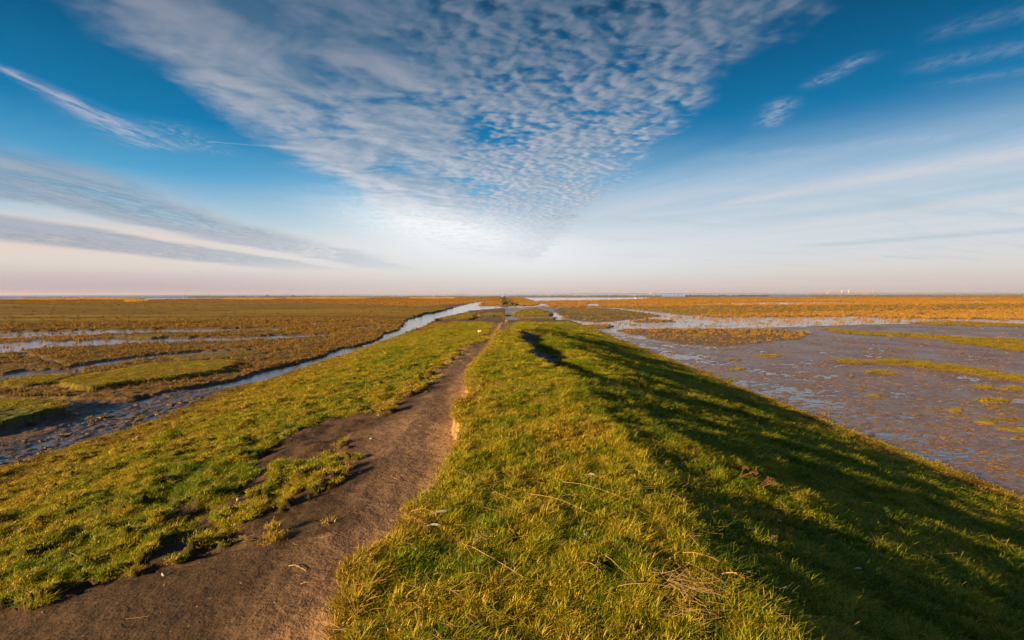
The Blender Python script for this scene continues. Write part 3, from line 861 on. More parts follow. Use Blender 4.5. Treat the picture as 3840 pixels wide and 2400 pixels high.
# ------------------------------------------------------------------ ground
def grid_mesh():
    NC, NR = 1000, 850
    t = np.linspace(-1, 1, NC)
    u = 1.55 * (0.58 * t + 0.42 * t ** 3)
    s = np.linspace((1.3 + 1.2) ** -0.5, (640 + 1.2) ** -0.5, NR - 60)
    Yf = s ** -2 - 1.2
    Yr = np.concatenate([np.linspace(-9, 1.25, 60), Yf])
    Yr[59] = 1.2
    Yg = np.repeat(Yr[:, None], NC, 1)
    Xg = u[None, :] * (np.maximum(Yg, 0.5) + 7.5)
    X, Y = Xg.ravel(), Yg.ravel()
    g = ground(X, Y)
    me = bpy.data.meshes.new('ground')
    nv = X.size
    me.vertices.add(nv)
    co = np.stack([X, Y, g['z']], 1).astype(np.float32)
    me.vertices.foreach_set('co', co.ravel())
    i = np.arange(NR - 1)[:, None] * NC + np.arange(NC - 1)[None, :]
    i = i.ravel()
    q = np.stack([i, i + 1, i + NC + 1, i + NC], 1).astype(np.int32)
    nf = q.shape[0]
    me.loops.add(nf * 4)
    me.loops.foreach_set('vertex_index', q.ravel())
    me.polygons.add(nf)
    me.polygons.foreach_set('loop_start', np.arange(nf, dtype=np.int32) * 4)
    me.polygons.foreach_set('loop_total', np.full(nf, 4, np.int32))
    me.update()
    me.shade_smooth()
    a = me.attributes.new('col', 'FLOAT_COLOR', 'POINT')
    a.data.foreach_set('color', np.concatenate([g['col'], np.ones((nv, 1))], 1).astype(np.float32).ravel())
    for nme in ('wet', 'turf'):
        a = me.attributes.new(nme, 'FLOAT', 'POINT')
        a.data.foreach_set('value', g[nme].astype(np.float32))
    me.materials.append(M_GROUND)
    o = link(bpy.data.objects.new('ground', me))
    tag(o, kind='structure', label='grassy embankment with a worn footpath running out between muddy tidal flats')
    return o
grid_mesh()

def sheet(name, x0, x1, y0, y1, z, mat, label):
    m = MB()
    m.poly([(x0, y0, z), (x1, y0, z), (x1, y1, z), (x0, y1, z)], [(0, 1, 2, 3)])
    o = m.build(name, mat)
    tag(o, label, kind='structure')
    return o
sheet('water', -1020, 1020, -9, 592, 0.0, M_WATER, 'shallow tidal water standing in the creek and the pools of the flats')
sheet('sea', -24000, 24000, 580, 24000, -0.35, M_SEA, 'flat grey blue sea reaching to the horizon')

# ------------------------------------------------------------------ scattered ground cover
def tuft_mesh(name, n, rad, hmin, hmax, width, bend, mat, seed, branch=0):
    rd = random.Random(seed)
    v, f, tip, rvv = [], [], [], []
    for i in range(n):
        a = rd.random() * 2 * math.pi
        r = rad * math.sqrt(rd.random())
        x, y = r * math.cos(a), r * math.sin(a)
        h = hmin + (hmax - hmin) * rd.random() ** 1.3
        b = bend * h * (0.3 + rd.random())
        d = rd.random() * 2 * math.pi
        if rd.random() < 0.5: d = a + rd.uniform(-.8, .8)
        sx, sy = -math.sin(d + rd.uniform(-.7, .7)), math.cos(d)
        w = width * (0.6 + 0.8 * rd.random())
        rv = rd.random()
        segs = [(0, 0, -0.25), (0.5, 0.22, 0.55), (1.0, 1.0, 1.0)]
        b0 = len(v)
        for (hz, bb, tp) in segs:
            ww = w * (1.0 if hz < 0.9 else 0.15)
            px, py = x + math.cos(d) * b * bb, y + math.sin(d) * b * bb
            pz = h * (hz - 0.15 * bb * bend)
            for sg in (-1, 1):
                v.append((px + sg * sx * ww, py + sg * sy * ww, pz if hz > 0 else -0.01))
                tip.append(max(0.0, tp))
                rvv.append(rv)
        f += [(b0, b0 + 1, b0 + 3, b0 + 2), (b0 + 2, b0 + 3, b0 + 5, b0 + 4)]
        for q in range(branch):
            t = rd.uniform(0.4, 1.0)
            e = rd.random() * 2 * math.pi
            l = h * rd.uniform(0.12, 0.28)
            px, py, pz = x + math.cos(d) * b * t * t, y + math.sin(d) * b * t * t, h * t * 0.9
            b1 = len(v)
            ex, ey = math.cos(e) * l * 0.7, math.sin(e) * l * 0.7
            v += [(px - sx * w, py - sy * w, pz), (px + sx * w, py + sy * w, pz), (px + ex + sx * w, py + ey + sy * w, pz + l), (px + ex - sx * w, py + ey - sy * w, pz + l)]
            tip += [t, t, 1, 1]
            rvv += [rv] * 4
            f.append((b1, b1 + 1, b1 + 2, b1 + 3))
    me = bpy.data.meshes.new(name)
    me.from_pydata(v, [], f)
    at = me.attributes.new('tip', 'FLOAT', 'POINT')
    at.data.foreach_set('value', np.array(tip, np.float32))
    at = me.attributes.new('rv', 'FLOAT', 'POINT')
    at.data.foreach_set('value', np.array(rvv, np.float32))
    me.materials.append(mat)
    me.update()
    return me

def scatter(name, protos, P, rot, scl, pick, dry, label):
    """one object of ground cover: its points carry copies of the small tuft meshes"""
    pc = bpy.data.collections.new(name + '_forms')
    for i, me in enumerate(protos):
        pc.objects.link(bpy.data.objects.new('%s_form_%02d' % (name, i), me))
    me = bpy.data.meshes.new(name)
    me.vertices.add(len(P))
    me.vertices.foreach_set('co', P.astype(np.float32).ravel())
    for nm, typ, key, arr in (('rot', 'FLOAT_VECTOR', 'vector', rot), ('scl', 'FLOAT_VECTOR', 'vector', scl),
                              ('pick', 'INT', 'value', pick), ('dry', 'FLOAT', 'value', dry)):
        a = me.attributes.new(nm, typ, 'POINT')
        a.data.foreach_set(key, arr.astype(np.int32 if typ == 'INT' else np.float32).ravel())
    o = link(bpy.data.objects.new(name, me))
    ng = bpy.data.node_groups.new(name + '_nodes', 'GeometryNodeTree')
    ng.interface.new_socket('Geometry', in_out='INPUT', socket_type='NodeSocketGeometry')
    ng.interface.new_socket('Geometry', in_out='OUTPUT', socket_type='NodeSocketGeometry')
    gi = ng.nodes.new('NodeGroupInput')
    go = ng.nodes.new('NodeGroupOutput')
    ci = ng.nodes.new('GeometryNodeCollectionInfo')
    ci.inputs['Collection'].default_value = pc
    ci.inputs['Separate Children'].default_value = True
    ci.inputs['Reset Children'].default_value = True
    ip = ng.nodes.new('GeometryNodeInstanceOnPoints')
    ip.inputs['Pick Instance'].default_value = True
    def na(nm, t):
        n = ng.nodes.new('GeometryNodeInputNamedAttribute')
        n.data_type = t
        n.inputs['Name'].default_value = nm
        return n.outputs[0]
    ng.links.new(gi.outputs[0], ip.inputs['Points'])
    ng.links.new(ci.outputs[0], ip.inputs['Instance'])
    ng.links.new(na('pick', 'INT'), ip.inputs['Instance Index'])
    e2r = ng.nodes.new('FunctionNodeEulerToRotation')
    ng.links.new(na('rot', 'FLOAT_VECTOR'), e2r.inputs[0])
    ng.links.new(e2r.outputs[0], ip.inputs['Rotation'])
    ng.links.new(na('scl', 'FLOAT_VECTOR'), ip.inputs['Scale'])
    ng.links.new(ip.outputs[0], go.inputs[0])
    md = o.modifiers.new('scatter', 'NODES')
    md.node_group = ng
    tag(o, label, kind='stuff')
    return o

def candidates(n, y0, y1, p, xlim=None, margin=1.18):
    """plan points with density falling as distance^-p, inside a generous view wedge"""
    q = RNG.random(n)
    e = 2 - p
    Y = ((y0 ** e) + q * (y1 ** e - y0 ** e)) ** (1 / e) if abs(e) > 1e-6 else y0 * (y1 / y0) ** q
    X = (RNG.random(n) * 2 - 1) * (Y * margin + 1.2)
    if xlim:
        k = (X > xlim[0]) & (X < xlim[1])
        X, Y = X[k], Y[k]
    return X, Y

def grass_cover():
    protos = [tuft_mesh('grass_tuft', 40, 0.060, 0.018, 0.055, 0.0020, 1.1, M_GRASS, s) for s in (1, 2, 3)]
    protos += [tuft_mesh('grass_tuft', 30, 0.045, 0.030, 0.080, 0.0021, 1.1, M_GRASS, s) for s in (4, 5)]
    protos += [tuft_mesh('grass_tuft', 60, 0.09, 0.012, 0.032, 0.0018, 1.3, M_GRASS, s) for s in (6, 7)]
    XS, YS = [], []
    X1, Y1 = candidates(60000, 1.25, 6.0, 1.0, (-9.6, 8.6))
    X2, Y2 = candidates(260000, 6.0, 75.0, 2.25, (-9.8, 8.8))
    X3, Y3 = candidates(150000, 14.0, 130.0, 1.6)
    k3 = (X3 < -9.3) | (X3 > 8.3) | (Y3 > 60)
    X = np.concatenate([X1, X2, X3[k3]])
    Y = np.concatenate([Y1, Y2, Y3[k3]])
    g = ground(X, Y)
    r = np.hypot(X, Y)
    dens = g['turf']
    edge = RNG.random(X.size)
    clump = fbm(X, Y, 7.5, 2, 321)
    keep = (clump > -0.26 + 0.24 * sstep(-X, 0.9, 2.2) * (1 - sstep(r, 9, 18)) - 0.3 * (r > 18)) & (edge < dens * np.where(r < 6, 0.95, np.where(r < 60, 0.85, 0.7)))
    X, Y, r = X[keep], Y[keep], r[keep]
    z, dry = g['z'][keep], g['dry'][keep]
    dry = np.where((np.abs(X) > 10) & (Y < 130), 0.72 + 0.2 * dry, dry)
    n = X.size
    rot = np.stack([RNG.normal(0, .10, n), RNG.normal(0, .10, n), RNG.random(n) * 6.283], 1)
    hz = 0.75 + 0.5 * RNG.random(n) + 0.55 * np.clip(fbm(X, Y, 1.9, 2, 211), -0.3, 1) + 0.3 * np.clip(fbm(X, Y, 3.1, 2, 311), -0.6, 1) + 0.9 * np.clip(clump[keep], -0.5, 1)
    hz = np.clip(hz, 0.35, 2.0) * np.where(X < -0.9, 0.58, 0.74) * (1 - 0.55 * sstep(X, 7.2, 8.2)) * (1 - 0.4 * sstep(-X, 7.5, 9.0))
    rs = np.where(X > 2.2, 0.85, 1.0)
    wd = np.clip(r / 6.0, 1.0, 6.0) ** 0.75
    scl = np.stack([wd, wd, hz * rs * np.clip(r / 9, 1, 2.0) ** 0.35], 1)
    pick = RNG.integers(0, 5, n)
    short = (RNG.random(n) < 0.30) | (np.abs(X) > 9.5)
    pick = np.where(short, RNG.integers(5, 7, n), pick)
    P = np.stack([X, Y, z], 1)
    print('grass tufts', n)
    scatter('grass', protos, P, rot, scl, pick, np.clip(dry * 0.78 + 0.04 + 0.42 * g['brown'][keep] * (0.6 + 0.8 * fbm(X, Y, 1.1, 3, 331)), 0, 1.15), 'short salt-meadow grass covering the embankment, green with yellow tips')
grass_cover()

def marsh_cover():
    protos = [tuft_mesh('marsh_tuft', 22, 0.12, 0.10, 0.26, 0.006, 0.25, M_MARSH, s, branch=4) for s in (21, 22, 23)]
    protos += [tuft_mesh('marsh_tuft', 30, 0.18, 0.05, 0.14, 0.008, 0.4, M_MARSH, s, branch=3) for s in (24, 25)]
    X1, Y1 = candidates(170000, 13.0, 75.0, 1.3)
    X2, Y2 = candidates(260000, 60.0, 560.0, 1.9)
    X = np.concatenate([X1, X2])
    Y = np.concatenate([Y1, Y2])
    g = ground(X, Y)
    cl = fbm(X, Y, 0.45, 3, 401) + 0.5 * fbm(X, Y, 0.12, 2, 411)
    pr = np.where(Y < 34, 0.6, 1.0) * g['pl'] * np.clip(0.55 + 1.5 * cl, 0.03, 1.0)
    keep = (RNG.random(X.size) < pr) & (g['turf'] < 0.5)
    X, Y, z, hue = X[keep], Y[keep], g['z'][keep], g['hue'][keep]
    n = X.size
    r = np.hypot(X, Y)
    rot = np.stack([RNG.normal(0, .12, n), RNG.normal(0, .12, n), RNG.random(n) * 6.283], 1)
    s = (0.55 + 0.7 * RNG.random(n))
    wd = s * np.clip(r / 45, 1, 9) ** 0.8
    hh = s * np.clip(r / 60, 1, 4) ** 0.30 * np.interp(r, [15, 40, 80], [0.35, 0.6, 0.9])
    wd = wd * np.interp(r, [15, 50], [0.6, 1.0])
    scl = np.stack([wd, wd, hh], 1)
    pick = RNG.integers(0, 5, n)
    print('marsh tufts', n)
    P = np.stack([X, Y, np.maximum(z, -0.02)], 1)
    scatter('marsh_plants', protos, P, rot, scl, pick, np.clip(hue * 0.8 + 0.05, 0, 1), 'rust-brown and orange autumn glasswort clumps standing on the wet flats')
marsh_cover()

def clods():
    ms = []
    for s in range(6):
        m = MB()
        m.blob((0, 0, 0.0), (0.06, 0.045, 0.028), s, 7, 4, 0.45)
        if s % 2:
            m.blob((0.05, 0.02, 0.0), (0.035, 0.03, 0.02), s + 9, 6, 4, 0.5)
        ms.append(m.mesh('clod', M_CLOD))
    X1, Y1 = candidates(60000, 8.0, 40.0, 1.8)
    X2, Y2 = candidates(150000, 9.0, 70.0, 1.7)
    X3, Y3 = candidates(26000, 1.3, 20.0, 1.4, (-4.5, 0.5))
    g1, g2, g3 = ground(X1, Y1), ground(X2, Y2), ground(X3, Y3)
    cl1 = fbm(X1, Y1, 0.9, 3, 501)
    cl2 = fbm(X2, Y2, 0.5, 3, 503)
    k1 = (g1['churn'] > 0) & (RNG.random(X1.size) < np.clip(0.25 + 1.6 * cl1, 0, 1))
    k2 = (X2 > 8.2) & (g2['turf'] < .5) & (RNG.random(X2.size) < np.clip(0.40 + 1.3 * cl2, 0.05, 1))
    k3 = g3['path'] & (RNG.random(X3.size) < 0.16)
    X = np.concatenate([X1[k1], X2[k2], X3[k3]])
    Y = np.concatenate([Y1[k1], Y2[k2], Y3[k3]])
    z = np.concatenate([g1['z'][k1], g2['z'][k2], g3['z'][k3]])
    n = X.size
    typ = np.concatenate([np.zeros(k1.sum()), np.ones(k2.sum()), np.full(k3.sum(), 2)])
    s = np.where(typ == 0, 0.3 + 1.3 * RNG.random(n) ** 4, np.where(typ == 1, 0.2 + 0.6 * RNG.random(n) ** 2, 0.06 + 0.22 * RNG.random(n) ** 3))
    r = np.hypot(X, Y)
    s = s * np.where(typ < 2, np.clip(r / 14, 1, 2.5) ** 0.5, 1)
    fl = np.where(typ == 1, 0.45, 0.65)
    scl = np.stack([s, s, s * fl], 1)
    rot = np.stack([np.zeros(n), np.zeros(n), RNG.random(n) * 6.283], 1)
    print('clods', n)
    scatter('mud_clods', ms, np.stack([X, Y, z], 1), rot, scl, RNG.integers(0, 6, n), np.zeros(n), 'crumbs and clods of dark mud strewn over the wet ground and the path')
clods()

def surf(X, Y):
    return float(ground(np.array([X]), np.array([Y]))['z'][0])

def litter():
    """loose broken straws too many and too small to pick apart"""
    ms = []
    rd = random.Random(3)
    for s in range(8):
        m = MB()
        L = rd.uniform(0.05, 0.13)
        k = rd.uniform(-0.3, 0.3)
        pts = [(L * (t - .5), k * L * (t - .5) ** 2 * 2, 0.004 + 0.02 * rd.random() * t) for t in (0, .5, 1)]
        m.tube(pts, [0.0010, 0.0010, 0.0007], 3, False)
        ms.append(m.mesh('straw', M_STRAW))
    X1, Y1 = candidates(11000, 1.6, 24.0, 1.5, (-1.2, 2.8))
    X2, Y2 = candidates(2500, 1.6, 16.0, 1.5, (-6.0, 5.0))
    X = np.concatenate([X1, X2])
    Y = np.concatenate([Y1, Y2])
    g = ground(X, Y)
    k = (RNG.random(X.size) < np.clip(0.25 + 1.5 * fbm(X, Y, 0.9, 2, 601), 0.02, 1) * np.where(g['turf'] > .5, 1.0, 0.3))
    X, Y, z = X[k], Y[k], g['z'][k] + np.where(g['turf'][k] > .5, 0.034 + 0.025 * RNG.random(k.sum()), 0.0)
    n = X.size
    r = np.hypot(X, Y)
    rot = np.stack([RNG.normal(0, .15, n), RNG.normal(0, .15, n), RNG.normal(-0.3, 0.9, n)], 1)
    s = (0.6 + 0.9 * RNG.random(n)) * np.clip(r / 7, 1, 2) ** 0.6
    scatter('straw_litter', ms, np.stack([X, Y, z], 1), rot, np.stack([s, s, s], 1), RNG.integers(0, 8, n), np.zeros(n), 'short broken bits of pale straw strewn through the grass')
litter()

# ------------------------------------------------------------------ single stalks, feathers, shells on the bank
def gp(px, py, lift=0.0):
    p = bank_pt(px, py)
    if p[1] < 80:
        z = surf(p[0], p[1])
        # look again at the true surface height
        x, y = G(px, py, z)
        z2 = surf(x, y)
        return Vector((x, y, z2 + lift))
    return Vector((p[0], p[1], p[2] + lift))

def stalk(pts, rad, mat, label, group='long dry stalks washed onto the grass', lift=0.045, fork=None, cat='dry stalk', name='dry_stalk'):
    P = [gp(a, b, lift + 0.012 * math.sin(i * 2.1)) for i, (a, b) in enumerate(pts)]
    root = P[0].copy()
    m = MB()
    Q = []
    for i in range(len(P) - 1):
        for t in (0, 0.34, 0.67):
            q = P[i].lerp(P[i + 1], t)
            q += Vector((random.uniform(-.003, .003), random.uniform(-.003, .003), 0.006 * math.sin(t * 3)))
            Q.append(q - root)
    Q.append(P[-1] - root)
    n = len(Q)
    m.tube(Q, [rad * 0.62 * (1 - 0.55 * i / (n - 1)) for i in range(n)], 5)
    o = m.build(name, mat)
    o.location = root
    tag(o, label, cat, group)
    return o
def R2(x, y): return (1280 + x / 1.89, 1600 + y / 1.89)
def R3(x, y): return (2560 + x / 1.89, 1600 + y / 1.89)
def R1(x, y): return (x / 1.89, 1600 + y / 1.89)
for pts, rad, mt, lab in (
    ([R2(1340, 515), R2(1560, 570), R2(1830, 680)], .0035, M_STRAW, 'long pale straw with a slight kink lying across the middle of the crest grass'),
    ([R2(1570, 435), R2(1750, 485), R2(2010, 540)], .0035, M_STRAW, 'long straw lying nearest the shaded slope above the kinked straw'),
    ([R2(860, 870), R2(1000, 950), R2(1290, 1110)], .006, M_STRAW, 'thickest orange stalk of all, slanting down to the right in the foreground grass'),
    ([R2(870, 880), R2(930, 990), R2(1010, 1100)], .003, M_STRAW, 'thin stem splitting downward from beside the thick orange stalk'),
    ([R2(500, 638), R2(600, 650), R2(690, 668)], .0025, M_STRAW, 'straw pointing at the white forked feather by the path bank'),
    ([R2(1060, 510), R2(1100, 515), R2(1250, 570)], .0025, M_STRAW, 'short bent straw a step left of the long kinked straw'),
    ([R2(1930, 350), R2(2090, 355), R2(2180, 400)], .0025, M_STRAW, 'arched straw just before a dark hollow in the grass at the slope edge'),
    ([R2(1560, 535), R2(1650, 525), R2(1750, 522)], .003, M_STRAW, 'straight level straw between two long slanting straws'),
    ([R2(1870, 990), R2(1980, 1075), R2(2130, 1180)], .003, M_GREYTWIG, 'pale grey twig running down towards the heap of dead stems'),
    ([R2(100, 903), R2(390, 920), R2(680, 940)], .0028, M_STRAW, 'straw whose left end pokes out over the bare path'),
    ([R2(720, 1150), R2(790, 1230), R2(870, 1275)], .0025, M_STRAW, 'curved straw low in the foreground left of centre'),
    ([R2(1165, 690), R2(1195, 790), R2(1240, 825), R2(1355, 822)], .0028, M_STRAW, 'straw bent into an L shape in the sunlit grass'),
    ([R2(1690, 1000), R2(1760, 1030), R2(1840, 1070)], .005, M_STRAW, 'short flat stalk left of the pale grey twig'),
    ([R2(1960, 1190), R2(2150, 1200), R2(2390, 1190)], .0045, M_STRAW, 'straight stalk whose right end runs into the heap of dead stems'),
    ([R2(650, 1108), R2(700, 1106), R2(735, 1102)], .003, M_STRAW, 'very short level straw in the dim lower left grass'),
    ([R2(830, 345), R2(850, 350), R2(930, 400)], .0025, M_STRAW, 'small straw close beside the sunlit edge of the path bank'),
    ([R2(1960, 1190), R2(2010, 1165), R2(2060, 1140)], .003, M_GREYTWIG, 'stubby grey twig crossing the end of the pale grey twig'),
    ([R2(860, 1110), R2(950, 1105), R2(1040, 1115)], .0028, M_STRAW, 'level straw right below the thick orange stalk'),
    ([R3(605, 760), R3(690, 780), R3(770, 805)], .003, M_STRAW, 'lone bright straw lying on the shaded right slope'),
    ([R3(40, 810), R3(130, 920), R3(250, 1000)], .0025, M_STRAW, 'long bowed stem above the dead heap, left of the shaded slope'),
    ([R3(0, 950), R3(130, 965), R3(260, 995)], .004, M_STRAW, 'brown stalk crossing the foot of the long bowed stem'),
    ([R3(270, 1085), R3(380, 1110), R3(500, 1125)], .007, M_STRAW, 'stout split stalk just right of the heap of dead stems'),
    ([R3(280, 1110), R3(270, 1200), R3(250, 1240), R3(165, 1255)], .004, M_GREYTWIG, 'hooked grey twig curling beside the heap of dead stems'),
    ([R3(175, 1255), R3(195, 1310), R3(190, 1400)], .004, M_GREYTWIG, 'upright-looking grey twig hanging below the hooked one'),
    ([R3(920, 840), R3(1080, 970), R3(1215, 1080)], .003, M_STRAW, 'dull long stem in deep shade far to the right'),
    ([R3(870, 650), R3(910, 670), R3(975, 700)], .004, M_STRAW, 'short sunlit stalk in the shadow line of the right slope'),
    ([R3(680, 550), R3(700, 565), R3(735, 590)], .004, M_STRAW, 'stalk end trailing down from the rusty dock stems'),
    ([R1(2045, 995), R1(2110, 1003), R1(2175, 1025)], .005, M_STRAW, 'forked pale stick lying on the bare path'),
    ([R1(2100, 1003), R1(2140, 1020), R1(2170, 1032)], .003, M_STRAW, 'thin prong beside the pale stick on the path'),
    ([R1(2130, 1122), R1(2200, 1120), R1(2250, 1115)], .003, M_STRAW, 'thin straw on the path below the pale stick'),
    ([R1(1440, 50), R1(1470, 48), R1(1515, 55)], .006, M_STRAW, 'small curved straw alone on the left slope grass'),
    ([R1(425, 970), R1(490, 968), R1(560, 972)], .004, M_STRAW, 'straw lying level on the dark grass at far left'),
    ([R1(890, 596), R1(915, 597), R1(938, 597)], .004, M_STRAW, 'short straw half hidden on the left slope sward'),
):
    on_path = 'path' in lab and 'bank' not in lab and 'over' not in lab
    stalk(pts, rad, mt, lab, lift=0.008 if on_path else 0.045)

def bundle(px, py, n, size, mat, label, name, cat, seed, up=0.05, grp=None, parts='stem'):
    """a heap of thin dead stems, each stem a piece of its own"""
    rd = random.Random(seed)
    c = gp(px, py, 0.0)
    e = empty(name, c)
    tag(e, label, cat, grp)
    for i in range(n):
        a = rd.gauss(-0.2, 0.9)
        L = size * rd.uniform(0.4, 1.2)
        cx, cy = rd.gauss(0, size * 0.28), rd.gauss(0, size * 0.28)
        dx, dy = math.cos(a), math.sin(a)
        k = rd.uniform(-0.25, 0.25)
        z0 = 0.03 + up * rd.random()
        pts = []
        for t in (-0.5, -0.2, 0.15, 0.5):
            pts.append((cx + dx * L * t - dy * k * L * t * t * 2, cy + dy * L * t + dx * k * L * t * t * 2, max(0.012, z0 + rd.uniform(-.3, .5) * up)))
        m = MB()
        rr = rd.uniform(0.0005, 0.0012)
        m.tube(pts, [rr, rr, rr * .9, rr * .5], 4)
        m.build(parts, mat if rd.random() < 0.7 else M_GREYTWIG, e)
    return e
bundle(2585, 2240, 60, 0.24, M_STRAW, 'tangled heap of dead brown stems at the lower right of the sunlit grass', 'stem_heap', 'dead stems', 5, 0.08)
bundle(2590, 2340, 16, 0.18, M_STRAW, 'lower tail of dead stems below the large tangled heap', 'stem_heap', 'dead stems', 6, 0.06)
bundle(2540, 2150, 8, 0.12, M_STRAW, 'small knot of brown stems above the large tangled heap', 'stem_heap', 'dead stems', 16, 0.05)
bundle(910, 2035, 20, 0.16, M_STRAW, 'fan of pale dead roots lying on the mud left of the path', 'stem_heap', 'dead stems', 8, 0.03)
bundle(1950, 1462, 26, 0.55, M_STRAW, 'wide mat of straw on the crest halfway along', 'straw_mat', 'straw', 9, 0.03)
bundle(1840, 1502, 14, 0.35, M_STRAW, 'small mat of straw beside the path bank, left of the wide one', 'straw_mat', 'straw', 10, 0.03)
bundle(2030, 1515, 12, 0.35, M_STRAW, 'scrap of straw right of the small mat, near the shaded edge', 'straw_mat', 'straw', 12, 0.03)
bundle(1965, 1375, 14, 0.6, M_STRAW, 'far mat of straw where the crest narrows', 'straw_mat', 'straw', 13, 0.03)
bundle(1810, 2050, 10, 0.13, M_GREYTWIG, 'little nest of thin twigs near the thick orange stalk', 'stem_heap', 'dead stems', 14, 0.04)

def dock(px, py, n, size, label, seed):
    rd = random.Random(seed)
    c = gp(px, py, 0.0)
    e = empty('dock_stem', c)
    tag(e, label, 'dead plant', 'rusty dead dock plants on the shaded slope')
    for i in range(n):
        a = rd.uniform(-0.9, 0.5)
        L = size * rd.uniform(0.6, 1.1)
        m = MB()
        pts = [(0.02 * i, 0, 0.01)]
        for t in (0.35, 0.7, 1.0):
            pts.append((math.cos(a) * L * t, math.sin(a) * L * t, 0.01 + size * 0.55 * math.sin(t * 1.9)))
        m.tube(pts, [.004, .003, .003, .002], 4)
        m.build('stem', M_RUST, e)
        s = MB()
        for k in range(22):
            t = rd.uniform(0.6, 1.0)
            s.blob((pts[-1][0] * t + rd.gauss(0, .012), pts[-1][1] * t + rd.gauss(0, .012), 0.01 + size * 0.55 * math.sin(t * 1.9) + rd.gauss(0, .012)), (.0045, .0045, .004), k, 5, 3, .3)
        s.build('seed_head', M_RUST, e)
M_RUST = simple('rusty_seed', (0.13, 0.06, 0.025), 0.8, 0.4, 30)
dock(*R3(395, 400), 2, 0.18, 'upper rusty dock with two upright seed heads on the shaded slope', 1)
dock(*R3(530, 470), 3, 0.17, 'lower rusty dock lying flat, brightly lit, on the shaded slope', 2)

def feather(px, py, L, rz, label, mat=None, kink=0.0):
    c = gp(px, py, 0.05)
    e = empty('feather', c, rz)
    tag(e, label, 'feather', 'gull feathers lying on the grass')
    m = MB()
    m.tube([(-L / 2, 0, 0), (0, 0, 0.008), (L / 2, kink, 0.004)], [.0015, .0012, .0006], 4)
    m.build('quill', M_FEATHER, e)
    v = MB()
    n = 9
    top, bot = [], []
    for i in range(n):
        t = i / (n - 1)
        w = L * 0.10 * math.sin(math.pi * (0.12 + 0.85 * t)) ** 0.6
        x = -L * 0.28 + L * 0.78 * t
        top.append((x + 0.006, w + kink * t, 0.006 + 0.010 * math.sin(t * 3)))
        bot.append((x, -w * 0.7 + kink * t, 0.010))
    mid_ = [(p[0], kink * i / (n - 1), 0.009) for i, p in enumerate(bot)]
    vs = top + mid_ + bot
    fs = [(i, i + 1, n + i + 1, n + i) for i in range(n - 1)] + [(n + i, n + i + 1, 2 * n + i + 1, 2 * n + i) for i in range(n - 1)]
    v.poly(vs, fs)
    v.build('vane', mat or M_FEATHER, e)
feather(*R2(690, 662), 0.13, 0.3, 'white forked feather at the right end of a straw near the path bank')
feather(*R2(640, 757), 0.12, -0.05, 'long narrow white feather lying level below the forked one')
feather(*R2(1760, 378), 0.10, -0.3, 'small whitish feather high on the right shoulder of the crest')
feather(*R2(1730, 810), 0.09, 1.2, 'grey feather standing on edge right of the crest middle')
feather(*R3(1230, 1057), 0.08, 0.1, 'small feather in the dark grass far down the right slope')
feather(*R1(1232, 455), 0.10, 1.3, 'dark grey feather standing on edge on the left slope', M_GULLG)
feather(*R1(140, 1250), 0.14, 1.1, 'dim feather at the dark lower left corner of the grass', M_GULLG)

def shell(px, py, s, label, lift=0.03):
    c = gp(px, py, lift)
    m = MB()
    vs, fs = [(0, -s * 0.5, s * 0.08)], []
    n = 11
    for ring, (rr, hh) in enumerate(((0.45, 0.30), (0.8, 0.26), (1.0, 0.0))):
        for i in range(n):
            a = math.pi * (0.06 + 0.88 * i / (n - 1))
            rib = 1 + 0.04 * (i % 2)
            vs.append((math.cos(a) * s * rr * 0.62 * rib, -s * 0.5 + math.sin(a) * s * rr * rib, s * hh))
    for i in range(n - 1):
        fs.append((0, 1 + i, 2 + i))
        for r_ in (0, 1):
            a, b = 1 + r_ * n + i, 1 + (r_ + 1) * n + i
            fs.append((a, b, b + 1, a + 1))
    m.poly(vs, fs)
    o = m.build('mussel_shell', M_SHELL)
    md = o.modifiers.new('thick', 'SOLIDIFY'); md.thickness = s * 0.06
    o.location = c
    o.rotation_euler = (0.5, 0, random.uniform(0, 6))
    tag(o, label, 'shell', 'white shells lying on the embankment')
shell(*R3(828, 105), 0.055, 'white shell near the foot of the right slope, the brightest one there')
shell(*R3(1062, 262), 0.04, 'dull shell in the shade further down the right slope')
shell(*R3(680, 683), 0.035, 'tiny pale shell beside the shaded stalks on the right')
shell(*R3(1200, 627), 0.04, 'small shell lost in the dark right slope')
shell(*R1(1692, 520), 0.045, 'white shell in the bare hollow among the left tussocks', 0.01)
shell(*R1(1205, 592), 0.035, 'small white shell on the left slope, below the dark feather')
shell(*R1(1160, 1053), 0.035, 'white shell on bare mud at the lower left', 0.01)
shell(*R2(210, 88), 0.035, 'shell at the tip of the tufts beside the far path', 0.01)
shell(*R2(130, 330), 0.03, 'shell in the shadow of a grass tuft beside the path', 0.01)

# crumpled white paper scrap high on the left
c = gp(1798, 1249, 0.08)
m = MB()
m.blob((0, 0, 0.02), (0.07, 0.05, 0.05), 31, 9, 6, 0.5)
m.blob((0.08, 0.02, 0.0), (0.035, 0.03, 0.03), 33, 7, 5, 0.5)
o = m.build('paper_scrap', M_WHITE)
o.location = c
tag(o, 'crumpled white scrap lying on the sunlit grass left of the path', 'litter')

# block of soil left standing where the crest ends
x, y = G(1900, 1213, 0.9)
zz = surf(x, y)
e = empty('soil_block', (x, y, zz))
tag(e, 'square block of bare soil standing on a mound where the path ends', 'soil block')
m = MB()
m.box((0, 0, 0.12), (0.28, 0.25, 0.2), 0.1, 0.92)
b = m.build('block', M_SOIL, e)
bv = b.modifiers.new('soft', 'BEVEL'); bv.width = 0.04; bv.segments = 2
m = MB()
m.blob((0.05, -0.1, 0.0), (0.30, 0.5, 0.08), 41, 14, 8, 0.10)
m.build('mound', M_SOIL, e, True)

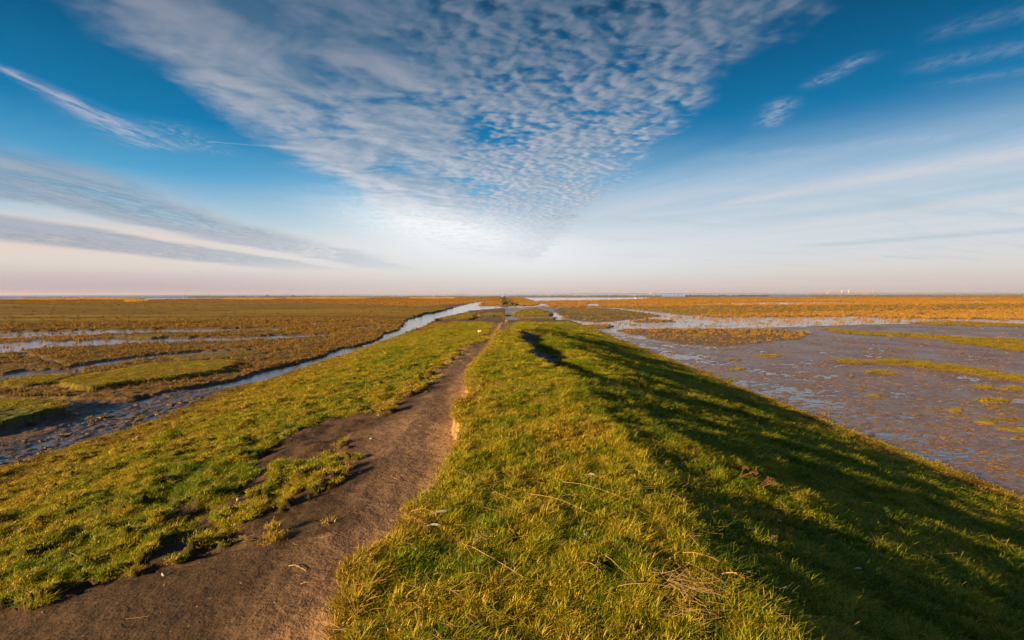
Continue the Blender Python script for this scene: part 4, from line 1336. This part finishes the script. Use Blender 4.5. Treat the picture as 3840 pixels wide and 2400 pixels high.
# ------------------------------------------------------------------ groynes of stakes and brushwood
def stake(m, x, y, z, h, r, rd):
    m.tube([(x, y, z - 0.15), (x + rd.uniform(-.03, .03), y + rd.uniform(-.03, .03), z + h * rd.uniform(0.82, 1.1))], [r, r * 0.85], 5)

def central_groyne():
    rd = random.Random(5)
    x0, y0 = G(1893, 1146, 0.0)
    e = empty('stone_groyne', (x0, y0, 0.1))
    tag(e, 'weathered groyne of stakes and dark stones running straight out from the end of the embankment', 'groyne')
    # stakes in two rows, near ones single
    for k in range(74):
        for sgn in (-1, 1):
            m = MB()
            yy = k * 1.6 + rd.uniform(-.2, .2)
            stake(m, sgn * 1.0 + rd.uniform(-.1, .1), yy, 0.0, rd.uniform(1.0, 1.5), 0.085, rd)
            m.build('stake', M_WOOD, e)
    m = MB()
    for k in range(74, 250):
        for sgn in (-1, 1):
            stake(m, sgn * 1.0 + rd.uniform(-.1, .1), k * 1.6, 0.0, 1.1, 0.09, rd)
    o = m.build('far_stakes', M_WOOD, e)
    o['kind'] = 'stuff'
    m = MB()
    for k in range(900):
        t = rd.random()
        yy = t * t * 390
        m.blob((rd.uniform(-.8, .8), yy, rd.uniform(0.05, 0.95)), (rd.uniform(.15, .32), rd.uniform(.2, .5), rd.uniform(.12, .25)), k, 6, 4, 0.35)
    o = m.build('stone_filling', M_STONE, e)
    o['kind'] = 'stuff'
    for k in range(26):
        m = MB()
        r = rd.uniform(0.25, 0.5)
        m.blob((0, 0, 0), (r, r * .8, r * .6), k + 70, 8, 5, 0.3)
        o = m.build('stone', M_STONE, e)
        side = 1 if rd.random() < 0.75 else -1
        o.location = (side * rd.uniform(1.0, 3.2), rd.uniform(-3.5, 10), rd.uniform(0.0, 0.35))
    m = MB()
    m.tube([(0, 395, 0), (0, 395, 2.6)], [.25, .2], 6)
    m.box((0, 395, 2.5), (0.7, 0.3, 1.1), 0, .3)
    m.build('end_marker', M_DARK, e)
central_groyne()

def stake_fence(ax, bx, ay, by, label, h=1.35, gap=2.0, thick=0.10, brush=True):
    """row of stakes along the far shore, between plan points seen at photo columns ax and bx"""
    A = np.array(G(ax, ay, 0.0))
    B = np.array(G(bx, by, 0.0))
    rd = random.Random(int(ax * 7 + by))
    n = int(np.hypot(*(B - A)) / gap)
    e = empty('brushwood_fence', (A[0], A[1], 0.0))
    tag(e, label, 'brushwood fence', 'brushwood fences of stakes along the far shore')
    m = MB()
    for k in range(n):
        p = (B - A) * k / n
        if rd.random() < 0.04: continue
        for off in (0, 0.9):
            stake(m, p[0] + rd.uniform(-.2, .2) + off, p[1] + off, 0, h * rd.uniform(.6, 1.15), thick * rd.uniform(.8, 1.6), rd)
    o = m.build('stake_row', M_WOOD, e)
    o['kind'] = 'stuff'
    if brush:
        d = (B - A)
        L = np.hypot(*d)
        m = MB()
        c = d / 2
        n2 = max(2, int(L / 12))
        rz = math.atan2(d[1], d[0])
        for k in range(n2):
            p = d * (k + .5) / n2
            m.box((p[0] + 0.4, p[1] + 0.45, -0.1), (L / n2 * 1.0, 0.7, 0.1 + h * rd.uniform(0.3, 0.55)), rz, 0.9)
        o = m.build('brushwood_filling', M_WOOD, e)
for args in ((-300, 700, 1118.0, 1115.5, 'leftmost stretch of stake fence on the far shore, thin and open', 1.3, 2.2, .09, False),
             (700, 1170, 1115.0, 1113.6, 'dark stake fence behind two small boats on the left', 1.3, 2.0, .12, True),
             (1170, 1880, 1113.6, 1112.6, 'stake fence left of the central groyne, meeting its far end', 1.2, 2.2, .11, True),
             (1900, 2480, 1112.6, 1111.6, 'stake fence right of the central groyne, ending at the open channel', 1.4, 2.2, .13, True),
             (2480, 2590, 1109.8, 1109.6, 'scattered stakes across the gap of the open channel', 1.2, 5.5, .12, False),
             (2570, 2880, 1111.6, 1110.6, 'stake fence that begins right of the open channel', 1.5, 2.0, .15, True),
             (2880, 3500, 1109.0, 1108.4, 'long back stake fence below the wind turbines', 1.4, 2.2, .14, True),
             (3040, 3960, 1112.8, 1112.4, 'front stake fence on the right, nearer than the long back one', 1.0, 2.2, .14, True),
             (3500, 4300, 1107.6, 1106.8, 'rightmost back stake fence beyond a narrow pool', 1.5, 2.2, .15, True)):
    stake_fence(args[0], args[1], args[2], args[3], args[4], args[5] * 1.6, args[6], args[7] * 1.6, args[8])

# ------------------------------------------------------------------ reed clumps by the far shore
def reeds():
    proto = [tuft_mesh('reed_tuft', 60, 0.9, 0.35, 0.95, 0.02, 0.2, M_REED, s) for s in (31, 32, 33)]
    XS, YS = [], []
    for (x0, x1, y, yw, n) in ((80, 300, 1124, 1.6, 260), (300, 510, 1122, 1.5, 240), (330, 520, 1124, 1.2, 150), (480, 540, 1132, 1.2, 70),
                               (840, 1050, 1123, 1.6, 260), (1080, 1380, 1120.5, 1.4, 300), (1540, 1700, 1119.5, 1.5, 160), (220, 420, 1115.5, .6, 90), (1400, 1480, 1113.5, .5, 50), (100, 200, 1117, .6, 50)):
        for i in range(n):
            px = random.uniform(x0, x1)
            f = 1 - abs((px - x0) / (x1 - x0) * 2 - 1) ** 2
            x, y_ = G(px, y + random.gauss(0, yw * 0.4) * (0.4 + f), 0.1)
            XS.append(x); YS.append(y_)
    X, Y = np.array(XS), np.array(YS)
    n = X.size
    z = ground(X, Y)['z']
    s = 0.7 + 0.6 * RNG.random(n)
    w = s * 1.8
    scatter('reed_beds', proto, np.stack([X, Y, z], 1), np.stack([np.zeros(n), np.zeros(n), RNG.random(n) * 6.28], 1), np.stack([w, w, s * 1.1], 1),
            RNG.integers(0, 3, n), np.clip(RNG.normal(.6, .2, n), 0, 1), 'ochre reed beds in low mounds towards the far shore on the left')
M_REED = blade_mat('reed_blades', (0.20, 0.16, 0.02), (0.36, 0.23, 0.035), (0.50, 0.27, 0.05), 0.3)
reeds()

def bush(px, py, s, label, seed):
    x, y = G(px, py, 0.1)
    e = empty('low_bush', (x, y, surf(x, y)))
    tag(e, label, 'bush', 'lone bushes on the orange flats')
    rd = random.Random(seed)
    m = MB()
    for k in range(700):
        th, ph = rd.random() * 6.283, math.acos(rd.uniform(0, 1))
        r = s * rd.uniform(0.55, 1.0)
        p = Vector((r * math.cos(th) * math.sin(ph), r * .8 * math.sin(th) * math.sin(ph), 0.12 + r * 0.6 * math.cos(ph)))
        a = Vector((rd.gauss(0, 1), rd.gauss(0, 1), rd.gauss(0, 1))).normalized() * s * .10
        b = Vector((rd.gauss(0, 1), rd.gauss(0, 1), rd.gauss(0, 1))).normalized() * s * .06
        m.poly([p - a, p + b, p + a, p - b], [(0, 1, 2, 3)])
    m.build('foliage', M_BUSH, e)
    m = MB()
    for k in range(7):
        t = rd.random() * 6.283
        m.tube([(0, 0, -.05), (math.cos(t) * s * .4, math.sin(t) * s * .4, s * .45)], [.03, .015], 4)
    m.build('stem', M_WOOD, e)
bush(2730, 1141, 1.15, 'olive bush at the edge of the middle pool on the right flats', 1)
bush(3282, 1129, 1.15, 'yellowish bush alone on the orange flats at the right', 2)

# ------------------------------------------------------------------ gulls resting on the far mud
def gull_meshes():
    body = MB()
    body.blob((0, 0, 0.22), (0.25, 0.115, 0.115), 1, 10, 8, 0.0)
    body.blob((0.24, 0, 0.37), (0.075, 0.062, 0.065), 1, 9, 7, 0.0)
    body.tube([(0.16, 0, 0.25), (0.22, 0, 0.33), (0.235, 0, 0.37)], [.085, .06, .05], 8)
    wing = MB()
    wing.blob((-0.08, 0.095, 0.25), (0.27, 0.03, 0.085), 1, 9, 6, 0.0)
    wing.blob((-0.08, -0.095, 0.25), (0.27, 0.03, 0.085), 1, 9, 6, 0.0)
    beak = MB(); beak.tube([(0.30, 0, 0.37), (0.36, 0, 0.355)], [.016, .006], 5)
    tail = MB(); tail.box((-0.30, 0, 0.20), (0.16, 0.09, 0.025), 0, .8)
    leg = MB(); leg.tube([(0.0, 0, 0.0), (0.0, 0, 0.14)], .011, 5); leg.box((0.025, 0, 0), (0.07, 0.05, 0.008))
    return [('body', body.mesh('body', M_GULL, True), (0, 0, 0)), ('wings', wing.mesh('wings', M_GULLG, True), (0, 0, 0)), ('beak', beak.mesh('beak', M_BEAK), (0, 0, 0)),
            ('tail', tail.mesh('tail', M_GULL), (0, 0, 0)), ('leg', leg.mesh('leg', M_BEAK), (0, .045, 0)), ('leg', leg.mesh('leg', M_BEAK), (0, -.045, 0))]
GM = gull_meshes()
for i, (px, py, lab) in enumerate(((2321, 1119.5, 'left one of the gulls on the dark mud before the stake fence'), (2334, 1118, 'gull set back behind its left neighbour on the dark mud'),
                  (2362, 1119, 'gull standing third from the left on the dark mud strip'), (2383, 1119.5, 'front gull of the close pair in the middle of the flock'),
                  (2381, 1117.3, 'back gull of the close pair in the middle of the flock'), (2407, 1119, 'gull just right of the close pair'),
                  (2424, 1120, 'gull at the edge of the orange plants right of the pair'), (2464, 1120, 'rightmost resting gull, near the open channel'),
                  (2283, 1119, 'leftmost brownish gull, apart from the flock'), (2764, 1118, 'lone gull far right on the orange flats'))):
    x, y = G(px, py, 0.08)
    e = empty('gull', (x, y, max(surf(x, y), 0.0)), random.uniform(2.4, 4.2))
    e.scale = (1.25, 1.25, 1.25)
    tag(e, lab, 'gull', 'white gulls resting on the far mud')
    for nm, me, lc in GM:
        o = link(bpy.data.objects.new(nm, me), e)
        o.location = lc

# ------------------------------------------------------------------ ships, turbines and the far coast
def at_col(px, dist, z=0.0):
    d = ray(px, 1100)
    return Vector((d[0] / d[1] * dist, dist, z))

def coast(ax, bx, dist, h, label, seed):
    A, B = at_col(ax, dist), at_col(bx, dist)
    n = 160
    vs, fs = [], []
    for i in range(n):
        t = i / (n - 1)
        p = A.lerp(B, t)
        hh = h * (math.sin(math.pi * t) ** 0.35) * (0.55 + 0.6 * (0.5 + float(perlin(np.array([t * 30.0]), np.array([seed * 3.3]), seed)[0]) + 0.3 * float(perlin(np.array([t * 90.0]), np.array([2.2]), seed)[0])))
        hh = max(hh, 0.0)
        for (dy, z) in ((-150, -0.6), (-40, hh * 0.7), (60, hh), (300, -0.6)):
            vs.append((p.x - A.x, dy, z))
    for i in range(n - 1):
        for j in range(3):
            a = i * 4 + j
            fs.append((a, a + 4, a + 5, a + 1))
    m = MB()
    m.poly(vs, fs)
    o = m.build('far_coast', M_DUNE)
    o.location = A
    tag(o, label, kind='structure')
coast(1990, 2960, 9000, 9, 'low hazy coast behind the white town right of centre', 3)
coast(3055, 3330, 8000, 15, 'low hazy island under the wind turbines', 4)
coast(1690, 1760, 9500, 6, 'faint scrap of land left of the groyne on the horizon', 5)
coast(3330, 3900, 11000, 6, 'faintest far coast at the right edge of the horizon', 6)

def turbine(px, hub, blade, label, turn):
    p = at_col(px, 7800)
    e = empty('wind_turbine', (p.x, p.y, 0), turn)
    tag(e, label, 'wind turbine', 'pair of white wind turbines on the far island')
    m = MB(); m.tube([(0, 0, -1), (0, 0, hub)], [3.2, 2.0], 12); m.build('tower', M_WHITE, e, True)
    m = MB(); m.box((0, 2.0, hub - 1.5), (4.5, 11, 4.5)); m.build('nacelle', M_WHITE, e)
    m = MB(); m.blob((0, -4.5, hub + .7), (2.2, 2.6, 2.2), 1, 10, 7, 0); m.build('hub', M_WHITE, e)
    for k in range(3):
        a = R(4 + 120 * k)
        m = MB()
        c, s = math.cos(a), math.sin(a)
        vs = []
        for t, w, th in ((0.02, 1.1, 1.0), (0.2, 2.6, .8), (0.6, 1.7, .4), (1.0, .5, .12)):
            L = blade * t
            for (q, r_) in ((-w, 0), (0, -th), (w * .4, 0), (0, th)):
                vs.append((s * L + c * q, -5.2 + r_, hub + .7 + c * L - s * q))
        fs = []
        for i in range(3):
            for j in range(4):
                fs.append((i * 4 + j, i * 4 + (j + 1) % 4, (i + 1) * 4 + (j + 1) % 4, (i + 1) * 4 + j))
        fs.append((12, 13, 14, 15))
        m.poly(vs, fs)
        m.build('blade', M_WHITE, e)
turbine(3156, 45, 22, 'left and slightly shorter wind turbine on the far island', 0.6)
turbine(3182, 52, 30, 'right and taller wind turbine on the far island', 0.5)

def lighthouse(px, h, dist, label, red=True):
    p = at_col(px, dist)
    e = empty('lighthouse', (p.x, p.y, 0))
    tag(e, label, 'lighthouse')
    m = MB(); m.tube([(0, 0, -1), (0, 0, h * .82)], [4.2, 3.0], 12); m.build('tower', M_BRICK if red else M_HOUSE, e)
    m = MB(); m.tube([(0, 0, h * .82), (0, 0, h * .86)], [4.4, 4.4], 12); m.build('gallery', M_DARK, e)
    m = MB(); m.tube([(0, 0, h * .86), (0, 0, h * .94)], [2.4, 2.4], 10); m.build('lantern', M_WHITE, e)
    m = MB(); m.tube([(0, 0, h * .94), (0, 0, h)], [2.8, .2], 10); m.build('roof', M_BRICK, e)
lighthouse(3273, 42, 7900, 'reddish lighthouse right of the wind turbines on the far island')
lighthouse(2131, 26, 8900, 'small pink lighthouse right of the white seaside town')

def mast(px, h, label):
    p = at_col(px, 8900)
    e = empty('radio_mast', (p.x, p.y, 0))
    tag(e, label, 'mast')
    m = MB(); m.tube([(0, 0, -1), (0, 0, h)], [1.6, .5], 6); m.build('pole', M_DARK, e)
    m = MB(); m.box((0, 0, h * .5), (4, 4, 1)); m.box((0, 0, h * .8), (3, 3, 1)); m.build('platform', M_DARK, e)
mast(2083, 52, 'thin dark mast beside the white seaside town')
mast(2145, 70, 'very faint tall mast right of the small pink lighthouse')

def block(px, dist, w, h, label, storeys=4, name='hotel_building', mat=None, roof=False, group=None):
    p = at_col(px, dist)
    e = empty(name, (p.x, p.y, 0))
    tag(e, label, 'building', group)
    m = MB(); m.box((0, 0, -1), (w, 16, h + 1)); m.build('wall', mat or M_HOUSE, e)
    if roof:
        m = MB(); m.box((0, 0, h), (w * 1.04, 17, h * .35), 0, .55); m.build('roof', M_BRICK, e)
    else:
        m = MB(); m.box((0, 0, h), (w * 1.02, 16.6, .8)); m.build('roof', M_WHITE, e)
    nx = max(2, int(w / 7))
    pane = MB(); pane.box((0, 0, 0), (2.4, .3, 1.5)); pm = pane.mesh('window', M_GLASS)
    for s in range(storeys):
        for k in range(nx):
            o = link(bpy.data.objects.new('window', pm), e)
            o.location = (-w / 2 + (k + .5) * w / nx, -8.05, (s + .35) * h / storeys)
G1 = 'buildings of the far seaside town'
block(2041, 8900, 22, 17, 'tall pale hotel block at the left end of the seaside town', 5, group=G1)
block(2050, 8900, 26, 11, 'long low white block beside the tall hotel', 3, group=G1)
block(2058, 8900, 24, 15, 'second tall block of the seaside town', 4, group=G1)
block(2066, 8900, 14, 8, 'smallest white block at the right end of the town', 2, group=G1)
block(2080, 8900, 12, 7, 'white house below the thin dark mast', 2, group=G1, roof=True)
block(2112, 8900, 10, 7, 'lone white house between mast and small lighthouse', 2, group=G1, roof=True)
G2 = 'houses on the island under the turbines'
block(3210, 7900, 44, 14, 'broad pale house cluster in the middle of the island', 2, 'island_house', group=G2, roof=True)
block(3241, 7900, 18, 12, 'small pale house left of the reddish lighthouse', 2, 'island_house', group=G2, roof=True)
block(3253, 7900, 26, 8, 'low house nearest the reddish lighthouse', 2, 'island_house', group=G2, roof=True)

def ferry(px, dist, L, label, rz=0.0):
    p = at_col(px, dist)
    e = empty('ferry', (p.x, p.y, -0.3), rz)
    tag(e, label, 'ferry', 'white ships on the horizon')
    m = MB()
    hw = L * .11
    prof = [(-.5, .85), (-.42, 1), (.3, 1), (.5, .05)]
    vs = []
    for z, k in ((0, .82), (L * .09, 1.0)):
        for (t, w) in prof:
            vs.append((t * L * (0.94 if z == 0 else 1), w * hw * k, z))
        for (t, w) in reversed(prof):
            vs.append((t * L * (0.94 if z == 0 else 1), -w * hw * k, z))
    n = 8
    fs = [tuple(reversed(range(n))), tuple(range(n, 2 * n))] + [(i, (i + 1) % n, n + (i + 1) % n, n + i) for i in range(n)]
    m.poly(vs, fs); m.build('hull', M_WHITE, e)
    m = MB(); m.box((-.05 * L, 0, L * .09), (L * .7, hw * 1.6, L * .06)); m.box((-.02 * L, 0, L * .15), (L * .45, hw * 1.4, L * .05), 0, .97); m.build('superstructure', M_WHITE, e)
    m = MB(); m.box((.12 * L, 0, L * .20), (L * .1, hw * 1.3, L * .035)); m.build('bridge', M_GLASS, e)
    m = MB(); m.box((-.15 * L, 0, L * .20), (L * .06, hw * .6, L * .06)); m.build('funnel', M_DARK, e)
    m = MB(); m.tube([(.1 * L, 0, L * .2), (.1 * L, 0, L * .33)], [.25, .12], 5); m.build('mast', M_WHITE, e)
ferry(2440, 6500, 30, 'white ferry on the sea above the open channel right of centre')
ferry(3102, 6800, 34, 'white ferry on the sea left of the wind turbines', 0.15)
ferry(3006, 9000, 24, 'faint tiny ship at the left of the island')

def workboat(px, label):
    x, y = at_col(px, 1150)[:2]
    e = empty('work_boat', (x, y, -.3))
    tag(e, label, 'boat', 'dark small boats off the left shore')
    m = MB(); m.box((0, 0, 0), (7.5, 2.6, 1.2), 0, 1.1); m.build('hull', M_DARK, e)
    m = MB(); m.box((-1, 0, 1.2), (2.6, 2.0, 1.7), 0, .9); m.build('cabin', M_DARK, e)
    m = MB(); m.tube([(0.8, 0, 1.2), (0.8, 0, 4.0)], .08, 5); m.build('mast', M_DARK, e)
workboat(1004, 'left one of two small dark boats off the left shore')
workboat(1098, 'right one of two small dark boats off the left shore')
# ------------------------------------------------------------------ evening haze over the flats and the sea
def haze():
    m = MB()
    m.box((0, 12000, -2.0), (52000, 27000, 112))
    mt, N, out = newmat('haze_air')
    pv = N.node('ShaderNodeVolumePrincipled')
    pv.inputs['Color'].default_value = rgb(0.80, 0.82, 0.92)
    pv.inputs['Density'].default_value = 1.2e-5
    pv.inputs['Anisotropy'].default_value = 0.2
    N.l.new(pv.outputs[0], out.inputs['Volume'])
    o = m.build('haze', mt)
    tag(o, 'thin pinkish evening haze over the flats and the sea', kind='stuff')
haze()
print('scene done')
